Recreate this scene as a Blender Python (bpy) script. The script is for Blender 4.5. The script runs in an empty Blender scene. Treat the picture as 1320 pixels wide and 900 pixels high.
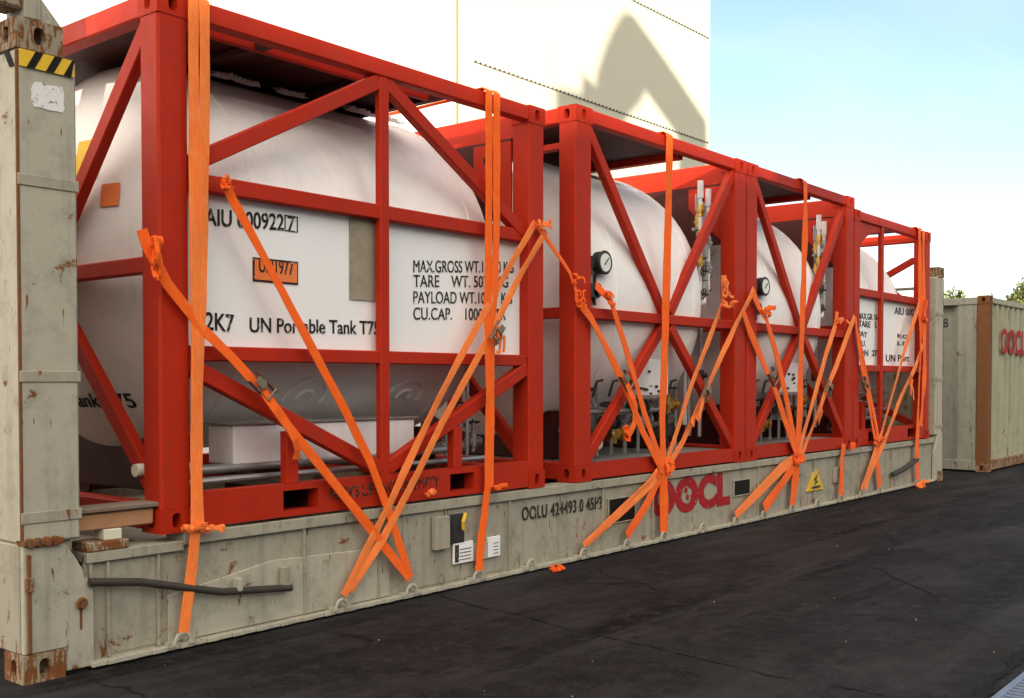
import bpy, bmesh, math, random
from mathutils import Vector, Matrix, noise
rad = math.radians
S = bpy.context.scene
COL = S.collection

# ------------------------------------------------------------------ camera
CAM = Vector((-2.2193, -4.5244, 1.3093)); YAW = .8855; PIT = -.025; FPX = 1385.33; CYP = 524.75
FW = Vector((math.sin(YAW) * math.cos(PIT), math.cos(YAW) * math.cos(PIT), math.sin(PIT)))
RT = Vector((math.cos(YAW), -math.sin(YAW), 0)); UP = RT.cross(FW)
cd = bpy.data.cameras.new('camera'); cam = bpy.data.objects.new('camera', cd); COL.objects.link(cam)
cam.matrix_world = Matrix(((RT.x, UP.x, -FW.x, CAM.x), (RT.y, UP.y, -FW.y, CAM.y), (RT.z, UP.z, -FW.z, CAM.z), (0, 0, 0, 1)))
cd.sensor_width = 36; cd.lens = FPX / 1320 * 36; cd.shift_y = (CYP - 450) / 1320
cd.clip_start = .05; cd.clip_end = 3000
S.camera = cam

# ------------------------------------------------------------------ sky, sun, exposure
SUN_A, SUN_E = rad(42), rad(13)
W = bpy.data.worlds.new('World'); S.world = W; W.use_nodes = True
nt = W.node_tree; bg = nt.nodes['Background']
sk = nt.nodes.new('ShaderNodeTexSky'); sk.sky_type = 'NISHITA'; sk.sun_disc = False
sk.sun_elevation = SUN_E; sk.sun_rotation = SUN_A + math.pi
sk.air_density = 1.0; sk.dust_density = .3; sk.ozone_density = 1.0
# bright thin cloud added behind the camera as fill light, clear sky ahead
def wn(kind, op=None, **kw):
    n = nt.nodes.new(kind)
    if op: n.operation = op
    for k, v in kw.items(): n.inputs[int(k[1:])].default_value = v
    return n
wc = nt.nodes.new('ShaderNodeTexCoord')
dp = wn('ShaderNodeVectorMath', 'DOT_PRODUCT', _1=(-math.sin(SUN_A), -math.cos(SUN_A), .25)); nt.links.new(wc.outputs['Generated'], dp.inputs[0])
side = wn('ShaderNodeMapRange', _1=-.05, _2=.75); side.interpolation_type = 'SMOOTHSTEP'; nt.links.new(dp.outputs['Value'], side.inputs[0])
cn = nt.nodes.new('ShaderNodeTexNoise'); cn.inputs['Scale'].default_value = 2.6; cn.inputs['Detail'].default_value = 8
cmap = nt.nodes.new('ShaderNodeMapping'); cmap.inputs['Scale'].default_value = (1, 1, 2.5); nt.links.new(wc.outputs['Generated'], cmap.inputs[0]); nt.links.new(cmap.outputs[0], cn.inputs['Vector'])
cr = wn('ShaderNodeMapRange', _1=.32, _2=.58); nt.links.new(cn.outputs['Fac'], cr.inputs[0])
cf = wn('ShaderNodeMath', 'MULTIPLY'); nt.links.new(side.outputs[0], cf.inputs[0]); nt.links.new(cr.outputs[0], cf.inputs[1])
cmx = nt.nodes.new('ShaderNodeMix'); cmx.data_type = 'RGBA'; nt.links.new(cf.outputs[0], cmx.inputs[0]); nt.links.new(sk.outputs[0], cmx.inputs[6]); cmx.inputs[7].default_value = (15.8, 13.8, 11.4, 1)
wr = wn('ShaderNodeMapRange', _1=.5, _2=.8, _3=0, _4=.35); w2n = nt.nodes.new('ShaderNodeTexNoise'); w2n.inputs['Scale'].default_value = 3.5; w2n.inputs['Detail'].default_value = 9; w2n.inputs['Distortion'].default_value = .6
nt.links.new(cmap.outputs[0], w2n.inputs['Vector']); nt.links.new(w2n.outputs['Fac'], wr.inputs[0])
cm2 = nt.nodes.new('ShaderNodeMix'); cm2.data_type = 'RGBA'; nt.links.new(wr.outputs[0], cm2.inputs[0]); nt.links.new(cmx.outputs[2], cm2.inputs[6]); cm2.inputs[7].default_value = (4.6, 4.7, 4.8, 1)
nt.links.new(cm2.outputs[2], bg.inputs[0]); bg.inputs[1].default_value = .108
sl = bpy.data.lights.new('sun', 'SUN'); sun = bpy.data.objects.new('sun', sl); COL.objects.link(sun)
sl.energy = 4.2; sl.angle = rad(.5); sl.color = (1, .9, .76)
SD = Vector((math.sin(SUN_A) * math.cos(SUN_E), math.cos(SUN_A) * math.cos(SUN_E), -math.sin(SUN_E)))
sun.rotation_euler = SD.to_track_quat('-Z', 'Y').to_euler()
S.view_settings.view_transform = 'Standard'; S.view_settings.look = 'None'
S.view_settings.exposure = 1.25; S.view_settings.gamma = 1; S.view_settings.use_curve_mapping = False

def at(x, y, Y=0.0):
    """point of the plane Y=const that was measured at pixel (x, y) of the photograph"""
    d = FW + RT * ((x - 660) / FPX) - UP * ((y - CYP) / FPX)
    return CAM + d * ((Y - CAM.y) / d.y)

# ------------------------------------------------------------------ materials
def nodes(m):
    m.use_nodes = True; t = m.node_tree
    return t, t.nodes, t.links, t.nodes['Principled BSDF']
def ramp(t, src, a, b, c0=(0, 0, 0, 1), c1=(1, 1, 1, 1)):
    r = t.nodes.new('ShaderNodeValToRGB'); r.color_ramp.elements[0].position = a; r.color_ramp.elements[1].position = b
    r.color_ramp.elements[0].color = c0; r.color_ramp.elements[1].color = c1
    t.links.new(src, r.inputs[0]); return r.outputs[0]
def nz(t, co, scale, detail=6, rough=.6, dist=0):
    n = t.nodes.new('ShaderNodeTexNoise'); n.inputs['Scale'].default_value = scale; n.inputs['Detail'].default_value = detail
    n.inputs['Roughness'].default_value = rough; n.inputs['Distortion'].default_value = dist
    t.links.new(co, n.inputs['Vector']); return n.outputs['Fac']
def mix(t, f, a, b, mode='MIX'):
    m = t.nodes.new('ShaderNodeMix'); m.data_type = 'RGBA'; m.blend_type = mode
    for s, v in ((m.inputs[0], f), (m.inputs[6], a), (m.inputs[7], b)):
        if hasattr(v, 'is_output'): t.links.new(v, s)
        elif isinstance(v, (int, float)): s.default_value = v
        else: s.default_value = (*v, 1) if len(v) == 3 else v
    return m.outputs[2]
def mapping(t, co, sc):
    m = t.nodes.new('ShaderNodeMapping'); m.inputs['Scale'].default_value = sc; t.links.new(co, m.inputs[0]); return m.outputs[0]
def bump(t, b, h, s, d=.01):
    n = t.nodes.new('ShaderNodeBump'); n.inputs['Strength'].default_value = s; n.inputs['Distance'].default_value = d
    t.links.new(h, n.inputs['Height']); t.links.new(n.outputs[0], b.inputs['Normal'])
def paint(name, base, rough=.45, dirt=.3, rust=None, rscale=3.5, streak=.25, bmp=.15, fade=.12, metal=0, bscale=30, spec=.25, specks=0, chip=None, chipth=.6):
    m = bpy.data.materials.new(name); t, N, L, b = nodes(m)
    co = N.new('ShaderNodeTexCoord').outputs['Object']
    lo = tuple(c * (1 - fade) for c in base); hi = tuple(min(1, c * (1 + fade)) for c in base)
    c = mix(t, nz(t, co, 1.7, 7), lo, hi)
    grime = ramp(t, nz(t, co, 7, 10, .7), .48, .78)
    dk = tuple(v * .45 + .01 for v in base)
    g = N.new('ShaderNodeMath'); g.operation = 'MULTIPLY'; g.inputs[1].default_value = dirt; L.new(grime, g.inputs[0])
    c = mix(t, g.outputs[0], c, dk)
    sm = ramp(t, nz(t, mapping(t, co, (9, 9, .5)), 1.6, 5, .6), .52, .75)
    g = N.new('ShaderNodeMath'); g.operation = 'MULTIPLY'; g.inputs[1].default_value = streak; L.new(sm, g.inputs[0])
    c = mix(t, g.outputs[0], c, tuple(v * .55 + .02 for v in base))
    r = ramp(t, nz(t, co, 11, 6), .2, .8, (rough - .08,) * 3 + (1,), (rough + .12,) * 3 + (1,))
    if rust is not None:
        rc = mix(t, nz(t, co, 24, 6), (.09, .032, .012), (.27, .10, .03))
        a = nz(t, co, rscale, 12, .68, .4); bb = nz(t, mapping(t, co, (6, 6, 1.1)), rscale, 9, .65)
        mx = N.new('ShaderNodeMath'); mx.operation = 'MAXIMUM'; L.new(a, mx.inputs[0]); L.new(bb, mx.inputs[1])
        k = ramp(t, mx.outputs[0], rust, rust + .035)
        c = mix(t, k, c, rc); r = mix(t, k, r, (.9, .9, .9))
    if chip:
        c = mix(t, ramp(t, nz(t, co, 34, 6, .75, .5), chipth, chipth + .05), c, chip)
    if specks:
        k1 = ramp(t, nz(t, co, 48, 5, .75), .60, .66); k2 = ramp(t, nz(t, co, 2.1, 5, .6), .50, .62)
        q = N.new('ShaderNodeMath'); q.operation = 'MULTIPLY'; L.new(k1, q.inputs[0]); L.new(k2, q.inputs[1])
        q2 = N.new('ShaderNodeMath'); q2.operation = 'MULTIPLY'; L.new(q.outputs[0], q2.inputs[0]); q2.inputs[1].default_value = specks
        c = mix(t, q2.outputs[0], c, (.05, .035, .022))
    L.new(c, b.inputs['Base Color']); L.new(r, b.inputs['Roughness']); b.inputs['Metallic'].default_value = metal
    b.inputs['Specular IOR Level'].default_value = spec
    bump(t, b, nz(t, co, bscale, 6), bmp, .004)
    return m
M = {}
M['red'] = paint('red_paint', (.44, .021, .0035), .55, .35, .735, 9, streak=.4, fade=.2, bmp=.3, specks=.35, spec=.2)
M['redworn'] = paint('worn_red_paint', (.42, .022, .005), .55, .5, .70, 12, bmp=.35, specks=.6, spec=.12)
M['darkred'] = paint('dark_red_paint_and_shade', (.055, .007, .005), .6, .5, None)  # maroon roof parts; in pockets and saddles, shade put into the red
M['rack'] = paint('grey_green_paint', (.36, .332, .258), .6, .8, .62, 4.5, streak=.7, bmp=.35, specks=.8)
M['rackplate'] = paint('pale_grey_green_paint', (.425, .40, .315), .6, .75, .63, 7, streak=.6, bmp=.35, specks=.9)
M['rackrust'] = paint('rusted_grey_paint', (.30, .26, .18), .75, .7, .50, 10, streak=.5, bmp=.7)
M['contrust'] = paint('rust_brown_paint', (.16, .085, .04), .85, .8, .50, 9, streak=.6, bmp=.6)
M['tank'] = paint('white_tank_paint', (.87, .845, .82), .42, .22, None, streak=.16, fade=.05, specks=.12, bmp=.08)
M['white'] = paint('white_sign_paint', (.88, .885, .88), .4, .06, None, streak=.05, fade=.03, bmp=.05)
M['cabinet'] = paint('white_cabinet_paint', (.80, .79, .78), .4, .2, None, fade=.05)
M['black'] = paint('black_lettering', (.014, .013, .013), .6, 0, None, fade=0, bmp=0, streak=0, chip=(.62, .61, .60), chipth=.585)
M['blackworn'] = paint('black_stencil', (.03, .026, .022), .7, 0, None, fade=0, bmp=0, streak=0, chip=(.30, .28, .20), chipth=.565)
M['redletter'] = paint('crimson_lettering', (.36, .008, .016), .65, .4, None, chip=(.34, .31, .22), chipth=.60, specks=.4)
M['oplate'] = paint('orange_placard', (.85, .22, .06), .5, .2, None)
M['yellow'] = paint('yellow_paint', (.75, .47, .03), .55, .3, None)
M['steel'] = paint('galvanised_steel', (.38, .38, .37), .4, .4, None, metal=.7)
M['buckle'] = paint('worn_buckle_steel', (.22, .18, .13), .5, .5, None, metal=.5)
M['grating'] = paint('grey_floor_plate', (.30, .30, .28), .6, .5, None)
M['brass'] = paint('brass', (.62, .40, .10), .35, .3, None, metal=.9)
M['darksteel'] = paint('black_iron', (.035, .033, .033), .5, .3, None)
M['plate'] = paint('weathered_plate', (.38, .335, .25), .6, .9, None, metal=.3, bscale=80, bmp=.8)
M['plainblack'] = paint('black_void', (.008, .007, .006), .8, 0, None, fade=0, bmp=0, streak=0)
M['glass'] = paint('dial_face', (.75, .76, .74), .2, .05, None, fade=0, bmp=0)
M['wood'] = paint('raw_timber', (.42, .22, .11), .8, .4, None, streak=.1, bmp=.4)
M['woodgrey'] = paint('grey_timber', (.20, .15, .11), .85, .6, None, streak=.1, bmp=.5)
M['bolt'] = paint('pale_plastic', (.68, .66, .52), .5, .2, None)
M['cont'] = paint('cream_container_paint', (.36, .355, .25), .6, .5, .64, 4, streak=.9, bmp=.3, specks=.7)
M['contend'] = paint('grey_container_paint', (.29, .285, .235), .6, .5, .63, 5, streak=.9, bmp=.3, specks=.7)
M['rubber'] = paint('dark_greasy_steel', (.05, .042, .035), .6, .5, None)
M['drain'] = paint('blue_grey_grate', (.20, .24, .32), .5, .4, None, metal=.4)
M['bark'] = paint('bark', (.10, .07, .045), .9, .4, None)

def wall_mat(name, base):
    m = bpy.data.materials.new(name); t, N, L, b = nodes(m)
    co = N.new('ShaderNodeTexCoord').outputs['Object']
    c = mix(t, nz(t, co, .35, 6), tuple(v * .94 for v in base), base)
    c = mix(t, ramp(t, nz(t, mapping(t, co, (2, 2, .12)), 1, 6), .55, .9), c, tuple(v * .85 for v in base))
    L.new(c, b.inputs['Base Color']); b.inputs['Roughness'].default_value = .75
    bump(t, b, nz(t, co, 12, 5), .15)
    return m
M['cream'] = wall_mat('cream_wall', (.50, .485, .385)); M['whitewall'] = wall_mat('white_wall', (.84, .84, .83))
M['joint'] = wall_mat('dark_joint', (.20, .17, .07)); M['shed'] = wall_mat('shed_wall', (.70, .69, .66))

m = bpy.data.materials.new('dashed_seam'); M['dashed'] = m; t, N, L, b = nodes(m)
co = N.new('ShaderNodeTexCoord').outputs['Object']
w_ = N.new('ShaderNodeTexWave'); w_.bands_direction = 'X'; w_.inputs['Scale'].default_value = 2.4; L.new(co, w_.inputs[0])
L.new(mix(t, ramp(t, w_.outputs['Fac'], .45, .55), (.05, .048, .04), (.50, .485, .385)), b.inputs['Base Color']); b.inputs['Roughness'].default_value = .8

def strap_mat(name, base):
    m = bpy.data.materials.new(name); t, N, L, b = nodes(m)
    uv = N.new('ShaderNodeTexCoord').outputs['UV']
    sep = N.new('ShaderNodeSeparateXYZ'); L.new(uv, sep.inputs[0])
    w = N.new('ShaderNodeTexWave'); w.inputs['Scale'].default_value = 1.6; w.bands_direction = 'X'; w.inputs['Distortion'].default_value = .4
    L.new(mapping(t, uv, (1, .6, 1)), w.inputs[0])
    w2 = N.new('ShaderNodeTexWave'); w2.inputs['Scale'].default_value = 60; w2.bands_direction = 'Y'; L.new(uv, w2.inputs[0])
    c = mix(t, ramp(t, w.outputs['Fac'], .0, .5), tuple(v * .84 for v in base), base)
    c = mix(t, ramp(t, nz(t, mapping(t, uv, (.6, 5, 1)), 3, 7, .7), .45, .8), c, (min(1, base[0] * 1.05), base[1] * 1.45, base[2] * 2.0))
    c = mix(t, ramp(t, nz(t, mapping(t, uv, (1, 2, 1)), 1.1, 7, .7), .60, .85), c, tuple(v * .78 for v in base))
    L.new(c, b.inputs['Base Color']); b.inputs['Roughness'].default_value = .75
    b.inputs['Sheen Weight'].default_value = .08; b.inputs['Specular IOR Level'].default_value = .15
    bump(t, b, w2.outputs['Fac'], .35, .002)
    return m
M['strap'] = strap_mat('orange_webbing', (1, .135, .010))
M['strapold'] = strap_mat('faded_orange_webbing', (1, .225, .045))

# asphalt
m = bpy.data.materials.new('asphalt'); M['asphalt'] = m; t, N, L, b = nodes(m)
co = N.new('ShaderNodeTexCoord').outputs['Object']
c = mix(t, ramp(t, nz(t, co, 1.1, 12, .75, .6), .30, .70), (.0045, .004, .0041), (.021, .0188, .019))
c = mix(t, ramp(t, nz(t, mapping(t, co, (.35, 1.3, 1)), 1.4, 9, .7), .48, .66), c, (.036, .0325, .0325))
c = mix(t, ramp(t, nz(t, mapping(t, co, (.12, 2.2, 1)), 1.3, 6, .6), .54, .66), c, (.0025, .0022, .0022))
c = mix(t, ramp(t, nz(t, mapping(t, co, (1, 1, 1)), 9, 8, .75), .50, .66), c, (.030, .0272, .027))
c = mix(t, ramp(t, nz(t, co, 75, 3, .6), .60, .80), c, (.085, .078, .077))
c = mix(t, ramp(t, nz(t, co, 3.1, 8, .7), .60, .68), c, (.005, .0046, .005))
v = N.new('ShaderNodeTexVoronoi'); v.feature = 'DISTANCE_TO_EDGE'; v.inputs['Scale'].default_value = .42
wn = N.new('ShaderNodeTexNoise'); wn.inputs['Scale'].default_value = 2.2; wn.inputs['Detail'].default_value = 9; L.new(co, wn.inputs[0])
vm = N.new('ShaderNodeVectorMath'); vm.operation = 'MULTIPLY_ADD'; vm.inputs[1].default_value = (.5, .5, 0); L.new(wn.outputs['Color'], vm.inputs[0]); L.new(co, vm.inputs[2])
L.new(vm.outputs[0], v.inputs['Vector'])
ck = ramp(t, v.outputs['Distance'], .0, .007, (1, 1, 1, 1), (0, 0, 0, 1))
gate = ramp(t, nz(t, co, .8, 4), .53, .6)
cm = N.new('ShaderNodeMath'); cm.operation = 'MULTIPLY'; L.new(ck, cm.inputs[0]); L.new(gate, cm.inputs[1])
c = mix(t, cm.outputs[0], c, (.003, .003, .003))
L.new(c, b.inputs['Base Color'])
L.new(ramp(t, nz(t, co, 1.2, 8, .7), .35, .7, (.62,) * 3 + (1,), (.92,) * 3 + (1,)), b.inputs['Roughness'])
b.inputs['Specular IOR Level'].default_value = .13
hb = N.new('ShaderNodeMath'); hb.operation = 'SUBTRACT'; L.new(nz(t, co, 55, 6, .7), hb.inputs[0]); L.new(cm.outputs[0], hb.inputs[1])
bump(t, b, hb.outputs[0], .6, .012)

def leaf_mat():
    m = bpy.data.materials.new('leaves'); t, N, L, b = nodes(m)
    co = N.new('ShaderNodeTexCoord').outputs['Object']
    c = mix(t, nz(t, co, 3, 4), (.06, .085, .02), (.19, .19, .045))
    L.new(c, b.inputs['Base Color']); b.inputs['Roughness'].default_value = .6; return m
M['leaf'] = leaf_mat()

# ------------------------------------------------------------------ objects and meshes
def tag(o, label=None, cat=None, group=None, kind=None):
    for k, v in (('label', label), ('category', cat), ('group', group), ('kind', kind)):
        if v: o[k] = v
    return o
def thing(name, loc, label, cat, group=None):
    o = bpy.data.objects.new(name, None); COL.objects.link(o); o.location = loc; o.empty_display_size = .1
    return tag(o, label, cat, group)
WORLD = {}
def wloc(p):
    v = Vector()
    while p: v += p.location; p = p.parent
    return v
class MB:
    def __init__(s): s.v = []; s.f = []; s.uv = []
    def add(s, vs, fs):
        n = len(s.v); s.v += [Vector(v) for v in vs]; s.f += [tuple(i + n for i in f) for f in fs]; return s
    def box(s, a, b):
        x0, y0, z0 = a; x1, y1, z1 = b
        if x0 > x1: x0, x1 = x1, x0
        if y0 > y1: y0, y1 = y1, y0
        if z0 > z1: z0, z1 = z1, z0
        return s.add([(x0, y0, z0), (x1, y0, z0), (x1, y1, z0), (x0, y1, z0), (x0, y0, z1), (x1, y0, z1), (x1, y1, z1), (x0, y1, z1)],
                     [(0, 3, 2, 1), (4, 5, 6, 7), (0, 1, 5, 4), (1, 2, 6, 5), (2, 3, 7, 6), (3, 0, 4, 7)])
    def beam(s, p, q, w, d, side=(0, 1, 0)):
        """bar from p to q; d along side, w across"""
        p, q = Vector(p), Vector(q); ax = (q - p).normalized(); sd = Vector(side); sd = (sd - ax * sd.dot(ax)).normalized(); up = ax.cross(sd)
        c = [sd * (-d / 2) + up * (-w / 2), sd * (d / 2) + up * (-w / 2), sd * (d / 2) + up * (w / 2), sd * (-d / 2) + up * (w / 2)]
        return s.add([p + k for k in c] + [q + k for k in c], [(0, 1, 2, 3), (7, 6, 5, 4), (0, 4, 5, 1), (1, 5, 6, 2), (2, 6, 7, 3), (3, 7, 4, 0)])
    def cyl(s, p, q, r, n=14, r2=None):
        p, q = Vector(p), Vector(q); ax = (q - p).normalized(); a = ax.orthogonal().normalized(); b_ = ax.cross(a); r2 = r if r2 is None else r2
        vs = []
        for c, R in ((p, r), (q, r2)):
            vs += [c + (a * math.cos(2 * math.pi * i / n) + b_ * math.sin(2 * math.pi * i / n)) * R for i in range(n)]
        return s.add(vs, [(i, (i + 1) % n, n + (i + 1) % n, n + i) for i in range(n)] + [tuple(range(n))[::-1], tuple(range(n, 2 * n))])
    def tube(s, pts, r, n=8):
        pts = [Vector(p) for p in pts]; N_ = len(pts); vs = []; fs = []
        a = None
        for i, p in enumerate(pts):
            ax = (pts[min(i + 1, N_ - 1)] - pts[max(i - 1, 0)]).normalized()
            a = ax.orthogonal().normalized() if a is None else (a - ax * a.dot(ax)).normalized()
            b_ = ax.cross(a)
            vs += [p + (a * math.cos(2 * math.pi * k / n) + b_ * math.sin(2 * math.pi * k / n)) * r for k in range(n)]
        for i in range(N_ - 1):
            fs += [(i * n + k, i * n + (k + 1) % n, (i + 1) * n + (k + 1) % n, (i + 1) * n + k) for k in range(n)]
        fs += [tuple(range(n))[::-1], tuple(range((N_ - 1) * n, N_ * n))]
        return s.add(vs, fs)
    def torus(s, c, ax, R, r, n=18, a0=0, a1=2 * math.pi):
        ax = Vector(ax).normalized(); a = ax.orthogonal().normalized(); b_ = ax.cross(a)
        return s.tube([Vector(c) + (a * math.cos(a0 + (a1 - a0) * i / n) + b_ * math.sin(a0 + (a1 - a0) * i / n)) * R for i in range(n + 1)], r, 6)
    def prism(s, poly, d):
        """poly: list of 3D points, d: extrusion vector"""
        d = Vector(d); n = len(poly); p = [Vector(k) for k in poly]
        return s.add(p + [k + d for k in p], [tuple(range(n)), tuple(range(n, 2 * n))[::-1]] + [(i, n + i, n + (i + 1) % n, (i + 1) % n) for i in range(n)])
    def slot(s, o, u, v, w, h, sw, sh, depth):
        """rectangular face w x h centred on o, with a rounded slot sunk into it"""
        o, u, v = Vector(o), Vector(u), Vector(v); nrm = u.cross(v); n = 16; vs = []
        for i in range(n):
            a = 2 * math.pi * (i + .5) / n; ca, sa = math.cos(a), math.sin(a); k = 1 / max(abs(ca), abs(sa))
            vs.append(o + u * (ca * k * w / 2) + v * (sa * k * h / 2))
        # exact corners
        for i, (su, sv) in zip((1, 5, 9, 13), ((1, 1), (-1, 1), (-1, -1), (1, -1))):
            vs[i] = o + u * (su * w / 2) + v * (sv * h / 2)
        ring = []
        for i in range(n):
            a = 2 * math.pi * (i + .5) / n; ca, sa = math.cos(a), math.sin(a)
            e = lambda x: math.copysign(abs(x) ** .7, x)
            ring.append(o + u * (e(ca) * sw / 2) + v * (e(sa) * sh / 2))
        back = [r - nrm * depth for r in ring]
        fs = [(i, (i + 1) % n, n + (i + 1) % n, n + i) for i in range(n)] + [(n + i, n + (i + 1) % n, 2 * n + (i + 1) % n, 2 * n + i) for i in range(n)] + [tuple(range(2 * n, 3 * n))]
        return s.add(vs + ring + back, fs)
    def build(s, name, mat, parent=None, bevel=0, smooth=False, at_=None, twomats=None):
        me = bpy.data.meshes.new(name); off = wloc(parent) if parent else (at_ or Vector())
        me.from_pydata([v - off for v in s.v], [], s.f)
        if bevel:
            bm = bmesh.new(); bm.from_mesh(me)
            bmesh.ops.recalc_face_normals(bm, faces=bm.faces)
            ed = [e for e in bm.edges if len(e.link_faces) == 2 and e.calc_face_angle(0) > .6]
            bmesh.ops.bevel(bm, geom=ed, offset=bevel, segments=1, affect='EDGES', clamp_overlap=True)
            bm.to_mesh(me); bm.free()
        else:
            bm = bmesh.new(); bm.from_mesh(me); bmesh.ops.recalc_face_normals(bm, faces=bm.faces); bm.to_mesh(me); bm.free()
        me.materials.append(M[mat] if isinstance(mat, str) else mat)
        o = bpy.data.objects.new(name, me); COL.objects.link(o); o.parent = parent
        if not parent: o.location = off
        if smooth:
            for p in me.polygons: p.use_smooth = True
            me.set_sharp_from_angle(angle=rad(40))
        return o

def text(body, origin, height, xdir=(1, 0, 0), zdir=(0, 0, 1), mat='black', parent=None, sx=.8, bold=.02, width=None, name='lettering', fn=None, gap=1.0):
    """lettering: baseline-left at origin, cap height in metres; width squeezes it to fit"""
    cu = bpy.data.curves.new('t', 'FONT'); cu.body = body; cu.size = 1; cu.offset = bold; cu.extrude = .0015; cu.space_character = gap
    o = bpy.data.objects.new('t', cu); COL.objects.link(o)
    dg = bpy.context.evaluated_depsgraph_get(); me = bpy.data.meshes.new_from_object(o.evaluated_get(dg))
    COL.objects.unlink(o); bpy.data.objects.remove(o); bpy.data.curves.remove(cu)
    xs = [v.co.x for v in me.vertices]; x0, x1 = min(xs), max(xs)
    k = height / .70
    kx = (width / (x1 - x0)) if width else k * sx
    X, Z = Vector(xdir).normalized(), Vector(zdir).normalized(); Nn = X.cross(Z); off = wloc(parent) if parent else Vector()
    for v in me.vertices:
        p = Vector(origin) + X * ((v.co.x - x0) * kx) + Z * (v.co.y * k)
        q = fn(p, v.co.z) if fn else p + Nn * v.co.z
        v.co = q - off
    me.name = name; me.materials.clear(); me.materials.append(M[mat])
    r = bpy.data.objects.new(name, me); COL.objects.link(r); r.parent = parent
    return r

def strips(paths, w, name, mat, parent, seed=0, thick=.004, wob=.004, side=None, dense=.06):
    """webbing: flat bands that follow each path; the flat side turned to -Y unless side given"""
    rnd = random.Random(seed); V = []; F = []; UV = []
    for path in paths:
        P = [Vector(p) for p in path]; pts = []; L = 0
        for a, b_ in zip(P, P[1:]):
            n = max(1, int((b_ - a).length / dense))
            for i in range(n): pts.append(a.lerp(b_, i / n))
        pts.append(P[-1]); n0 = len(V); ph = rnd.random() * 50; n = len(pts)
        acc = 0
        for i, p in enumerate(pts):
            ax = (pts[min(i + 1, n - 1)] - pts[max(i - 1, 0)]).normalized()
            sd = Vector(side) if side else Vector((0, -1, 0))
            if abs(ax.dot(sd)) > .9: sd = Vector((0, 0, 1))
            k = .35 * (noise.noise(Vector((acc * 2.2, ph, 0))))
            ac = ax.cross(sd).normalized(); nn = ac.cross(ax).normalized()
            if nn.dot(sd) < 0: nn = -nn
            ac2 = (ac * math.cos(k) + nn * math.sin(k)); nn2 = (nn * math.cos(k) - ac * math.sin(k))
            ww = w * (1 + .10 * noise.noise(Vector((acc * 5, ph, 7)))); pp = p + nn * (wob * noise.noise(Vector((acc * 6, ph, 3))))
            if i: acc += (p - pts[i - 1]).length
            for s_, tt in ((-1, 1), (-.33, 1.6), (.33, 1.6), (1, 1), (1, -1), (-1, -1)):
                V.append(pp + ac2 * (s_ * ww / 2) + nn2 * (tt * thick / 2)); UV.append((s_ * .5 + .5, acc * 1.0 + ph))
        for i in range(n - 1):
            for k in range(6):
                F.append((n0 + i * 6 + k, n0 + i * 6 + (k + 1) % 6, n0 + (i + 1) * 6 + (k + 1) % 6, n0 + (i + 1) * 6 + k))
        F.append(tuple(n0 + k for k in range(6))); F.append(tuple(n0 + (n - 1) * 6 + k for k in range(6))[::-1])
    off = wloc(parent) if parent else Vector()
    me = bpy.data.meshes.new(name); me.from_pydata([v - off for v in V], [], F)
    ul = me.uv_layers.new(name='UVMap')
    for lp in me.loops: ul.data[lp.index].uv = UV[lp.vertex_index]
    bm = bmesh.new(); bm.from_mesh(me); bmesh.ops.recalc_face_normals(bm, faces=bm.faces); bm.to_mesh(me); bm.free()
    me.materials.append(M[mat]); o = bpy.data.objects.new(name, me); COL.objects.link(o); o.parent = parent
    return o
def crumple(c, sx, sy, sz, w, name, mat, parent, seed, n=14):
    """a scrunched bunch of webbing: short loops of band lying over each other"""
    rnd = random.Random(seed); c = Vector(c); paths = []; sx *= .7; sz *= .75
    for i in range(max(4, n // 2)):
        a = rnd.uniform(0, 6.28); p = c + Vector((rnd.uniform(-.6, .6) * sx, -.01 - rnd.uniform(0, .5) * sy, rnd.uniform(-.6, .6) * sz)); q = [p.copy()]
        for k in range(5):
            a += rnd.uniform(-1.1, 1.1); p = p + Vector((math.cos(a) * sx * .55, rnd.uniform(-.3, .25) * sy, math.sin(a) * sz * .55))
            p.x = min(max(p.x, c.x - sx * 1.1), c.x + sx * 1.1); p.z = min(max(p.z, c.z - sz * 1.1), c.z + sz * 1.1); p.y = min(max(p.y, c.y - sy * 1.2), c.y)
            q.append(p.copy())
        for _ in range(2): q = [q[0]] + [v for a_, b_ in zip(q, q[1:]) for v in (a_.lerp(b_, .25), a_.lerp(b_, .75))] + [q[-1]]
        paths.append(q)
    return strips(paths, w * .55, name, mat, parent, seed, wob=.012, dense=.03)

# ================================================================== ground and buildings
g = MB(); R_ = 600
xs = [-R_, -20, -5, 0, 3, 6, 12, 25, R_]
g.add([(-R_, -R_, 0), (R_, -R_, 0), (R_, R_, 0), (-R_, R_, 0)], [(0, 1, 2, 3)])
tag(g.build('ground', 'asphalt'), kind='structure')
# long jagged crack and the sunk drain edge
rn = random.Random(4)
def crack(pts, w, name):
    P = [Vector(p) for p in pts]; q = []
    for a, b_ in zip(P, P[1:]):
        n = int((b_ - a).length / .035)
        for i in range(n): q.append(a.lerp(b_, i / n))
    L_ = []; R2 = []
    for i, p in enumerate(q):
        d = (q[min(i + 1, len(q) - 1)] - q[max(0, i - 1)]).normalized(); nr = Vector((-d.y, d.x, 0))
        j = nr * (.05 * noise.noise(p * 3) + .018 * noise.noise(p * 14)); ww = w * max(.12, .6 + 1.1 * noise.noise(p * 9))
        L_.append(p + j + nr * ww); R2.append(p + j - nr * ww)
    n = len(L_); m_ = MB(); m_.add([v + Vector((0, 0, .004)) for v in L_ + R2], [(i, i + 1, n + i + 1, n + i) for i in range(n - 1)])
    return tag(m_.build(name, 'cracktar'), kind='structure')
M['cracktar'] = paint('crack_tar', (.004, .004, .004), .9, 0, None)
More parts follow.
